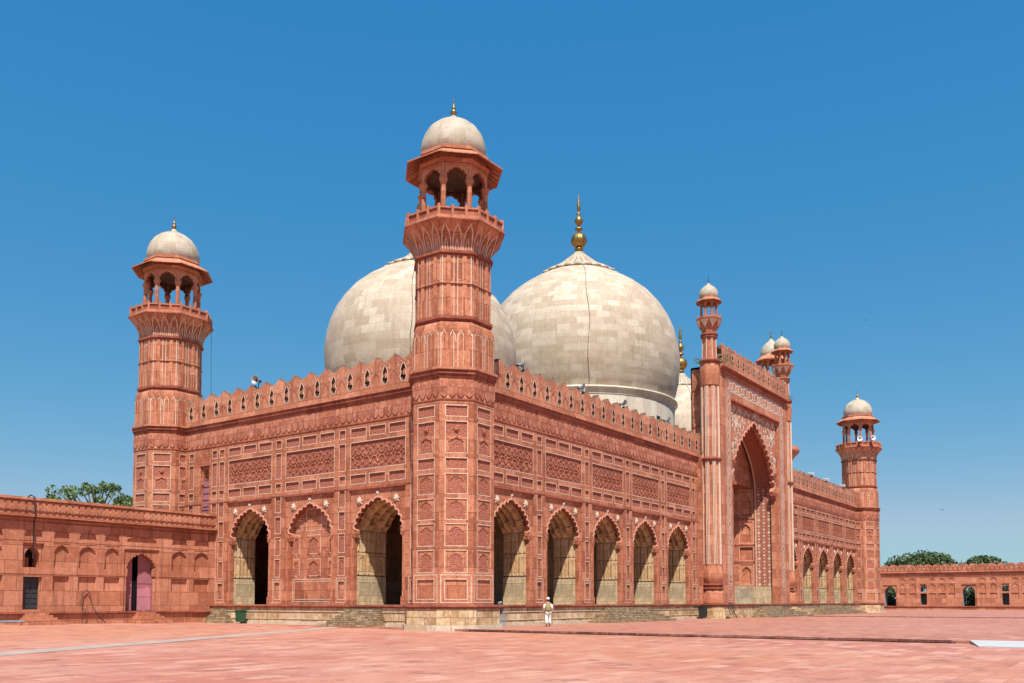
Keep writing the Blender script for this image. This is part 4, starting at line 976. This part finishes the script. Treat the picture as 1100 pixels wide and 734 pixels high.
m.box(FX, Y0, Y1, 0, .55, -.4, .4, 'lightred'); m.box(FX, Y0, Y1, .55, .7, -.4, .5, 'trim')
m.box(FX, Y0, Y1, 6.1, 6.2, -.2, .12, 'trim'); m.box(FX, Y0, Y1, 6.2, 6.42, -.2, .26, 'lightred'); m.box(FX, Y0, Y1, 6.42, 6.62, -1, 0, 'trim'); m.box(FX, Y0, Y1, 6.62, 7.05, -.5, 0, 'lightred')
m.box(FX, Y0, Y1, 5.5, 5.58, -.02, .04, 'trim')
y = Y0
while y < Y1 - 1:
    c = y + .675; m.prism(FX, [(y + .02, 7.05)] + [(c - .655 * cos(t), 7.1 + .5 * sin(t)) for t in [i * pi / 10 for i in range(11)]] + [(y + 1.33, 7.05)], -.45, .02, 'oldred')
    m.box(FX, y + .2, y + .28, 6.66, 7.0, 0, .03, 'dark'); m.box(FX, y + .86, y + .94, 6.66, 7.0, 0, .03, 'dark'); y += 1.35
m.build('wall', rw)
bw_ = MB(); FBK = lambda s, z, d: (s, CY - d, z); bw_.box(FBK, 80, 125, -.2, 6.1, -1, 0, 'lightred'); bw_.box(FBK, 80, 125, 6.1, 7.0, -.5, .2, 'lightred'); o = bw_.build('courtyard_wall'); tag(o, 'plain red wall hidden behind the far end of the mosque', 'wall')
# ------------------------------------------------------------------ distant corner minaret
mn = tag(empty('minaret', (125.5, 26.6, 0)), 'distant minaret rising behind the gateway, only its white domed kiosk and one balcony showing', 'minaret')
m = MB(); q = lambda pr, mt='lightred': m.lathe(pr, 8, mt, smooth=False)
q([(3.3, 0), (3.0, 4), (2.6, 27)]); q([(2.6, 25.5), (2.8, 26), (4.3, 28.1), (4.8, 28.6)]); q([(4.9, 28.6), (4.9, 28.9)], 'trim'); q([(4.7, 28.9), (4.7, 29.5)]); q([(2.3, 28), (2.1, 41)]); q([(2.1, 40.5), (2.3, 41), (2.9, 42.2)]); q([(3, 42.2), (3, 42.7)], 'trim')
m.build('shaft', mn)
for k in range(8):
    a = k * pi / 4; c = MB(); c.lathe([(.28, 42.6), (.2, 43), (.18, 45), (.35, 45.4)], 8, 'lightred', (1.85 * cos(a), 1.85 * sin(a), 0)); c.build('column', mn)
m = MB()
for k in range(8):
    F = face_frame(k * pi / 4 + pi / 8, 1.8); h = .75; fu, _, _ = cusp_profile(0, h - .15, 44.9, 45.2, 45.8, 3, .04, .01, N=9, corb=0); fu = [fu[0]] + fu[5:-5] + [fu[-1]]
    m.prism(F, [(-h, 44.9)] + fu + [(h, 44.9), (h, 46.3), (-h, 46.3)], -.3, 0, 'lightred')
m.lathe([(2.0, 46.4), (3.1, 45.7), (3.1, 45.85), (2.1, 46.6), (2.0, 46.9)], 8, 'lightred', smooth=False); m.build('kiosk_arcade', mn)
m = MB(); m.lathe([(1.8, 46.6), (1.95, 47.0), (1.97, 47.5), (1.8, 48.2), (1.4, 48.9), (.85, 49.4), (.5, 49.6), (.35, 49.9), (.05, 50.2)], 32, 'marble2'); m.build('dome', mn)
m = MB(); m.lathe([(.05, 50.1), (.2, 50.5), (.06, 50.8), (.12, 51.1), (.0, 52)], 10, 'brass'); m.build('finial', mn)
# ------------------------------------------------------------------ trees
def leafcloud(mb, c, r, n, size, mat, rnd, flat=.75):
    for _ in range(n):
        while True:
            p = Vector((rnd.uniform(-1, 1), rnd.uniform(-1, 1), rnd.uniform(-1, 1)))
            if .25 < p.length < 1: break
        p = Vector((p.x * r, p.y * r, p.z * r * flat)) + Vector(c)
        u = Vector((rnd.gauss(0, 1), rnd.gauss(0, 1), rnd.gauss(0, .6))).normalized(); v = u.orthogonal().normalized(); v.rotate(Matrix.Rotation(rnd.uniform(0, 6.3), 3, u)); w = u.cross(v); s = size * rnd.uniform(.6, 1.3)
        mb.face([p - v * s, p - w * s * .45, p + v * s, p + w * s * .45], mat)
def tree(loc, label, H, crown, mat, seed, n, size, tr=.35, group=None, nclump=30, cr=1.4, flat=.7):
    rnd = random.Random(seed); root = tag(empty('tree', loc), label, 'tree', group)
    t = MB(); f = MB(); base = H - crown[2] * 1.4
    pts = [(0, 0, -.3), (.1, .05, base * .4), (-.1, .1, base * .8), (.05, 0, base + .6)]; t.tube(pts, 0, 'bark', 8, [tr * 1.3, tr, tr * .8, tr * .65])
    for i in range(nclump):
        a = rnd.uniform(0, 2 * pi); q = rnd.random() ** .5; zz = rnd.uniform(-1, 1); sc = math.sqrt(max(.05, 1 - zz * zz * .8))
        c = (crown[0] * q * cos(a) * sc, crown[1] * q * sin(a) * sc, H - crown[2] + crown[2] * zz * .8)
        r = cr * rnd.uniform(.6, 1.25)
        mid = (c[0] * .45 + rnd.uniform(-.3, .3), c[1] * .45 + rnd.uniform(-.3, .3), base + (c[2] - base) * .45)
        t.tube([(0, 0, base * .8 + rnd.uniform(0, .6)), mid, c], 0, 'bark', 5, [tr * .4, tr * .22, .03])
        leafcloud(f, c, r, n, size, mat, rnd, flat)
    t.build('trunk', root); f.build('crown', root); return root
tree((4.0, 41, 0), 'bushy tree with round leaf tufts showing over the left courtyard wall beside the rear tower', 11.5, (3.9, 3.6, 2.5), 'leaf', 4, 60, .15, nclump=85, cr=.45, flat=.9)
tree((152, 5.6, 0), 'broad spreading green tree above the far right wall, the wider of the two', 10.3, (9.2, 7.8, 3.2), 'leafd', 11, 260, .34, .5, 'trees beyond the far right wall', 60, 2.0)
tree((153, -4.0, 0), 'smaller green tree above the far right wall, to the right of the wide one', 9.5, (5, 2.7, 2.4), 'leafd', 12, 260, .32, .4, 'trees beyond the far right wall', 30, 1.7)
for i, (y, lab) in enumerate(((7.4, 'leafy bush seen through the arched doorway nearest the far corner tower'), (-4.6, 'leafy bush seen through the second arched doorway of the far right wall'), (-10.6, 'leafy bush behind the narrow opening at the right edge of the far wall'))):
    rnd = random.Random(40 + i); b = tag(empty('bush', (130.5, y - .9, 0)), lab, 'bush', 'bushes behind the far right wall'); f = MB()
    for k in range(46): leafcloud(f, (rnd.uniform(-1.2, 1.2), rnd.uniform(-3.8, 2.4), rnd.uniform(.4, 3.9)), 1.0, 120, .24, 'leafd', rnd)
    t = MB()
    for k in range(5): t.tube([(0, 0, -.2), (rnd.uniform(-.8, .8), rnd.uniform(-1.2, 1.2), 2.2)], .05, 'bark', 5)
    t.build('stem', b); f.build('foliage', b)
# ------------------------------------------------------------------ loudspeakers and floodlights
def speaker(loc, aim, label, pale=False, group='loudspeakers on the parapets', sc=1.0):
    o = tag(empty('loudspeaker', loc, aim), label, 'loudspeaker', group)
    h = MB(); prof = [(.05, -.30), (.07, -.22), (.10, -.1), (.17, .0), (.27, .09), (.30, .12), (.29, .125), (.25, .09), (.15, 0), (.08, -.1), (.02, -.12)]
    P = [[(z * sc, r * sc * cos(2 * pi * k / 20), r * sc * sin(2 * pi * k / 20) + .36) for k in range(20)] for r, z in prof]; h.grid(P, 'whitep' if pale else 'grey', None, True, True); h.build('horn', o)
    d = MB(); d.tube([(-.42 * sc, 0, .36), (-.25 * sc, 0, .36)], .09 * sc, 'dark', 12); d.tube([(-.13 * sc, 0, .36), (.0, 0, .36)], .05 * sc, 'dark', 10); d.build('driver', o)
    b = MB(); b.tube([(-.25 * sc, 0, .3), (-.25 * sc, 0, -.45)], .03, 'dark', 6); b.box(BX, -.4, -.1, -.5, -.42, -.1, .1, 'dark'); b.build('bracket', o)
    return o
AZ = R(215)
speaker((0.1, 15.9, 14.85), R(190), 'grey horn loudspeaker on the left side parapet, the only one there')
speaker((6.46, .1, 14.75), R(300), 'grey horn loudspeaker on the front parapet nearest the near corner tower')
speaker((13.2, .1, 14.75), R(285), 'grey horn loudspeaker on the front parapet, second from the near corner tower')
speaker((18.76, .1, 14.7), R(270), 'grey horn loudspeaker on the front parapet, third from the near corner tower')
speaker((25.7, .1, 14.7), R(280), 'grey horn loudspeaker on the front parapet nearest the gateway turret')
for x, w in ((60.3, 'nearest the gateway'), (65.8, 'between the two others'), (72.4, 'nearest the far corner tower')):
    o = tag(empty('floodlight', (x, .0, 14.75), R(200)), 'white floodlight on the far half of the front parapet, ' + w, 'floodlight', 'white floodlights on the far front parapet')
    b = MB(); b.box(BX, -.1, .12, .12, .42, -.28, .28, 'whitep'); b.box(BX, .12, .14, .15, .39, -.25, .25, 'grey'); b.build('lamp_head', o)
    b = MB(); b.box(BX, -.05, .05, -.3, .12, -.04, .04, 'dark'); b.build('bracket', o)
speaker((77.1, -.9, 20.9), R(200), 'white horn loudspeaker hanging outside the far tower balcony, the left one', True, 'white loudspeakers on the far tower balcony', 1.05)
speaker((77.95, -2.2, 21.0), R(230), 'white horn loudspeaker on the far tower balcony, the right one', True, 'white loudspeakers on the far tower balcony', 1.1)
# ------------------------------------------------------------------ weeds on ledges
def weed(loc, label, n, r, seed):
    rnd = random.Random(seed); o = tag(empty('weed', loc), label, 'plant'); f = MB(); t = MB()
    for k in range(4): t.tube([(0, 0, 0), (rnd.uniform(-r, r) * .7, rnd.uniform(-r, r) * .7, rnd.uniform(.2, 1) * r)], .012, 'bark', 4)
    leafcloud(f, (0, 0, r * .5), r, n, .07, 'leaf', rnd); t.build('stem', o); f.build('foliage', o)
weed((32.6, -1.7, 20.6), 'green weed tuft sprouting beside the near gateway turret under the battlements', 150, .7, 1)
weed((30.0, -.5, 20.3), 'small dark weed on top of the gateway side behind the near turret', 60, .4, 2)
weed((31.0, -.35, 13.0), 'green weed growing at the cornice where the front wall meets the gateway', 110, .55, 3)
weed((3.2, .1, 14.8), 'tiny weed on the front parapet next to the near corner tower', 30, .28, 4)
weed((48.4, -1.7, 20.6), 'small weed at the far end of the gateway battlements', 60, .4, 5)
# ------------------------------------------------------------------ bins
def bin_(loc, rz, w, h, mat, label, lidm):
    o = tag(empty('rubbish_bin', loc, rz), label, 'bin')
    b = MB(); b.face([(-w * .42, -w * .42, .08), (w * .42, -w * .42, .08), (w * .42, w * .42, .08), (-w * .42, w * .42, .08)], mat)
    lo = [(-w * .42, -w * .42, .08), (w * .42, -w * .42, .08), (w * .42, w * .42, .08), (-w * .42, w * .42, .08)]; hi = [(x / .42 * .5, y / .42 * .5, h * .9) for x, y, _ in lo]
    b.ribbon3(lo, hi, mat, True); b.box(BX, -w * .53, w * .53, h * .86, h * .9, -w * .53, w * .53, mat)
    for k in (-.25, 0, .25): b.box(BX, w * k - .02, w * k + .02, .2, h * .75, -w * .5 - .01, -w * .4, mat)
    b.build('body', o)
    l = MB(); l.box(BX, -w * .55, w * .55, h * .9, h * .94, -w * .55, w * .55, lidm); l.box(BX, -w * .45, w * .45, h * .94, h, -w * .45, w * .45, lidm); l.build('lid', o)
    for sx in (-1, 1):
        q = MB(); q.lathe([(.09, -.025), (.09, .025)], 14, 'black'); q.build('wheel', o, (sx * w * .45, w * .4, .09), (0, pi / 2, 0))
    return o
bin_((-.85, 15.75, .13), R(-90), .48, .80, 'green', 'green plastic wheeled bin against the pale plinth under the left arch', 'green')
bin_((29.3, -.95, .1), 0, .55, 1.0, 'blackplastic', 'black plastic bin against the plinth beside the gateway turret', 'blackplastic')
# ------------------------------------------------------------------ pipes, cables, pump
def cable(name, pts, r, mat, label, cat='cable'):
    m = MB(); m.tube(pts, r, mat, 6); return tag(m.build(name), label, cat)
cable('cable', [(-11.57, 19.25, 3.7), (-11.57, 19.25, 5.7), (-11.58, 19.08, 5.9), (-11.58, 19.1, 6.1), (-11.57, 19.25, 6.6), (-11.6, 19.2, 7.0), (-11.7, 19.4, 7.1), (-11.75, 19.6, 7.02)], .036, 'black', 'thick black cable hanging over the left courtyard wall above the small niche')
cable('cable', [(-9.1, 18.75, .22), (-9.0, 18.8, .7), (-8.85, 18.8, .95), (-8.9, 19.25, 1.2), (-8.75, 19.3, 1.9), (-8.55, 19.3, 2.1), (-8.35, 19.3, 1.85), (-8.2, 19.3, 1.2), (-8.3, 18.8, .95), (-8.1, 18.8, .6), (-7.7, 18.7, .22)], .022, 'black', 'thin black wire looped on the lower left courtyard wall')
cable('cable', [(1.86, 23.0, 20.4), (1.87, 22.95, 18), (1.88, 22.9, 16), (1.9, 22.8, 14.3)], .014, 'black', 'thin straight wire hanging from the rear left tower balcony to the parapet')
cable('cable', [(29.9, -2.6, .12), (30.3, -2.75, .5), (30.0, -2.72, 1.0), (30.4, -2.6, 1.35), (31.2, -2.6, 1.3), (31.5, -2.72, .8), (30.8, -2.8, .5), (30.2, -2.8, .9), (30.6, -2.66, 1.3), (31.0, -2.75, .7), (31.6, -2.8, .14)], .03, 'black', 'tangle of black cable at the foot of the near gateway turret')
cable('pipe', [(-16, 18.3, .42), (-13.2, 18.3, .4), (-12.35, 18.3, .4), (-12.3, 18.3, .2)], .06, 'bluep', 'grey blue pipe lying low along the left courtyard wall', 'pipe')
pu = tag(empty('standpipe', (3.0, -.85, .1)), 'blue grey standpipe with a tap beside the near corner tower', 'standpipe')
m = MB(); m.tube([(0, 0, 0), (0, 0, 1.25)], .045, 'bluep', 8); m.tube([(-.12, 0, 1.25), (.12, 0, 1.28)], .06, 'grey', 8); m.build('pipe', pu)
m = MB(); m.box(BX, -.1, .1, .75, 1.0, -.1, .1, 'dark'); m.build('meter_box', pu)
m = MB(); m.tube([(-.02, .0, .72), (.5, 0, .72), (.5, 0, .0)], .035, 'bluep', 8); m.tube([(.3, 0, .72), (.3, 0, 0)], .03, 'bluep', 8); m.build('stand', pu)
# ------------------------------------------------------------------ birds
def bird(loc, rz, span, label):
    m = MB(); m.lathe([(.0, -.5), (.10, -.38), (.13, -.1), (.10, .2), (.07, .32), (.08, .4), (.05, .5), (.0, .58)], 8, 'black')
    for sg in (-1, 1): m.face([(0, .05 * sg, .2), (.02, .6 * sg, .12), (.18, 1.15 * sg, -.1), (.14, .6 * sg, -.12), (.03, .05 * sg, -.15)], 'black'); m.face([(0, .04 * sg, .2), (-.02, .6 * sg, .12), (.16, 1.15 * sg, -.1), (.1, .6 * sg, -.12), (-.02, .05 * sg, -.15)], 'black')
    m.face([(0, -.04, -.45), (0, .04, -.45), (0, .12, -.8), (0, -.12, -.8)], 'black')
    o = m.build('bird', None, loc, (0, R(-90), rz)); o.scale = (span / 2.3,) * 3; return tag(o, label, 'bird', 'birds flying on the right of the sky')
bird((90, 1.1, 39.7), R(40), .75, 'dark bird gliding high in the sky between the gateway and the far tower')
bird((110, -4.2, 15.1), R(150), .8, 'dark bird flying low in the sky right of the far tower')
# ------------------------------------------------------------------ person walking away
def skinmesh(name, V, Ed, Rr, mat, parent, sub=2, root=0):
    me = bpy.data.meshes.new(name); me.from_pydata(V, Ed, []); o = bpy.data.objects.new(name, me); COL.objects.link(o); o.parent = parent; me.materials.append(M[mat])
    o.modifiers.new('skin', 'SKIN'); sv = me.skin_vertices[0].data
    for i, r in enumerate(Rr): sv[i].radius = (r, r) if not isinstance(r, tuple) else r; sv[i].use_root = (i == root)
    o.modifiers['skin'].use_smooth_shade = True; s = o.modifiers.new('sub', 'SUBSURF'); s.levels = sub; s.render_levels = sub
    return o
pr = tag(empty('person', (4.85, -2.7, .1), R(35 - 90)), 'person in white cap, olive waistcoat and white trousers walking away towards the arches', 'person')
# local: +y = walking direction (away), x = right
V = [(0, 0, .90), (0, .01, 1.08), (0, 0, 1.27), (0, .0, 1.38), (0, .02, 1.45), (0, .03, 1.56), (0, .03, 1.63),
     (.09, 0, .86), (.10, .10, .50), (.10, .12, .10), (.10, .22, .04),
     (-.09, 0, .86), (-.09, -.02, .48), (-.08, -.22, .13), (-.08, -.13, .05),
     (.17, 0, 1.34), (.25, -.03, 1.10), (.21, .13, .93), (.19, .19, .87),
     (-.17, 0, 1.34), (-.25, -.02, 1.10), (-.22, .15, .95), (-.20, .21, .90)]
Ed = [(0, 1), (1, 2), (2, 3), (3, 4), (4, 5), (5, 6), (0, 7), (7, 8), (8, 9), (9, 10), (0, 11), (11, 12), (12, 13), (13, 14), (3, 15), (15, 16), (16, 17), (17, 18), (3, 19), (19, 20), (20, 21), (21, 22)]
Rr = [(.15, .11), (.14, .10), (.16, .10), (.10, .08), .052, .085, .075, .088, .058, .04, .035, .088, .058, .04, .035, .058, .042, .032, .03, .058, .042, .032, .03]
body = skinmesh('body', V, Ed, Rr, 'skin', pr)
for sg, hx in ((1, (.19, .20, .86)), (-1, (-.20, .22, .89))):      # fingers
    for k in range(5):
        o0 = Vector(hx) + Vector((sg * (-.025 + .012 * k), .01, 0)); l = (.045, .07, .078, .07, .055)[k]
        if k == 0: a, b_ = o0 + Vector((-sg * .02, .02, -.01)), o0 + Vector((-sg * .03, .04, -.03))
        else: a, b_ = o0 + Vector((0, l * .6, -.02)), o0 + Vector((0, l * .8, -.05))
        skinmesh('finger', [tuple(o0), tuple(a), tuple(b_)], [(0, 1), (1, 2)], [.010, .009, .008], 'skin', body, 1)
skinmesh('nose', [(0, .11, 1.56), (0, .135, 1.545)], [(0, 1)], [.012, .016], 'skin', body, 1)
for sg in (-1, 1): skinmesh('ear', [(sg * .082, .02, 1.57), (sg * .09, .015, 1.53)], [(0, 1)], [.016, .012], 'skin', body, 1)
skinmesh('waistcoat', [(0, 0, .88), (0, .0, 1.05), (0, 0, 1.27), (0, 0, 1.37), (.13, 0, 1.345), (-.13, 0, 1.345)], [(0, 1), (1, 2), (2, 3), (2, 4), (2, 5)], [(.20, .155), (.185, .14), (.20, .14), (.13, .11), (.095, .095), (.095, .095)], 'cloth_olive', pr)
skinmesh('trousers', [(0, 0, .93), (.095, 0, .82), (.105, .09, .50), (.10, .11, .14), (-.095, 0, .82), (-.095, -.02, .48), (-.08, -.2, .18)], [(0, 1), (1, 2), (2, 3), (0, 4), (4, 5), (5, 6)], [(.175, .135), .115, .098, .078, .115, .098, .075], 'cloth_white', pr)
for sg, e, w in ((1, (.25, -.03, 1.10), (.215, .11, .95)), (-1, (-.25, -.02, 1.10), (-.222, .13, .97))): skinmesh('sleeve', [(sg * .17, 0, 1.34), e, w], [(0, 1), (1, 2)], [.085, .068, .052], 'cloth_white', pr)
for p_ in ((.10, .12, .05, .26, .03), (-.08, -.24, .10, -.12, .03)): skinmesh('shoe', [(p_[0], p_[1] - .03, p_[2] + .01), (p_[0], p_[3] - .04, p_[4] + .01)], [(0, 1)], [(.045, .04), (.045, .03)], 'shoe', pr, 1)
m = MB(); m.lathe([(.094, 1.60), (.097, 1.65), (.09, 1.69), (.06, 1.72), (.0, 1.73)], 20, 'cloth_white', (0, .03, 0)); m.build('cap', pr); pr.scale = (.9,) * 3
m = MB(); m.lathe([(.07, 1.50), (.092, 1.55), (.094, 1.61)], 20, 'hair', (0, .015, 0)); m.build('hair', pr)
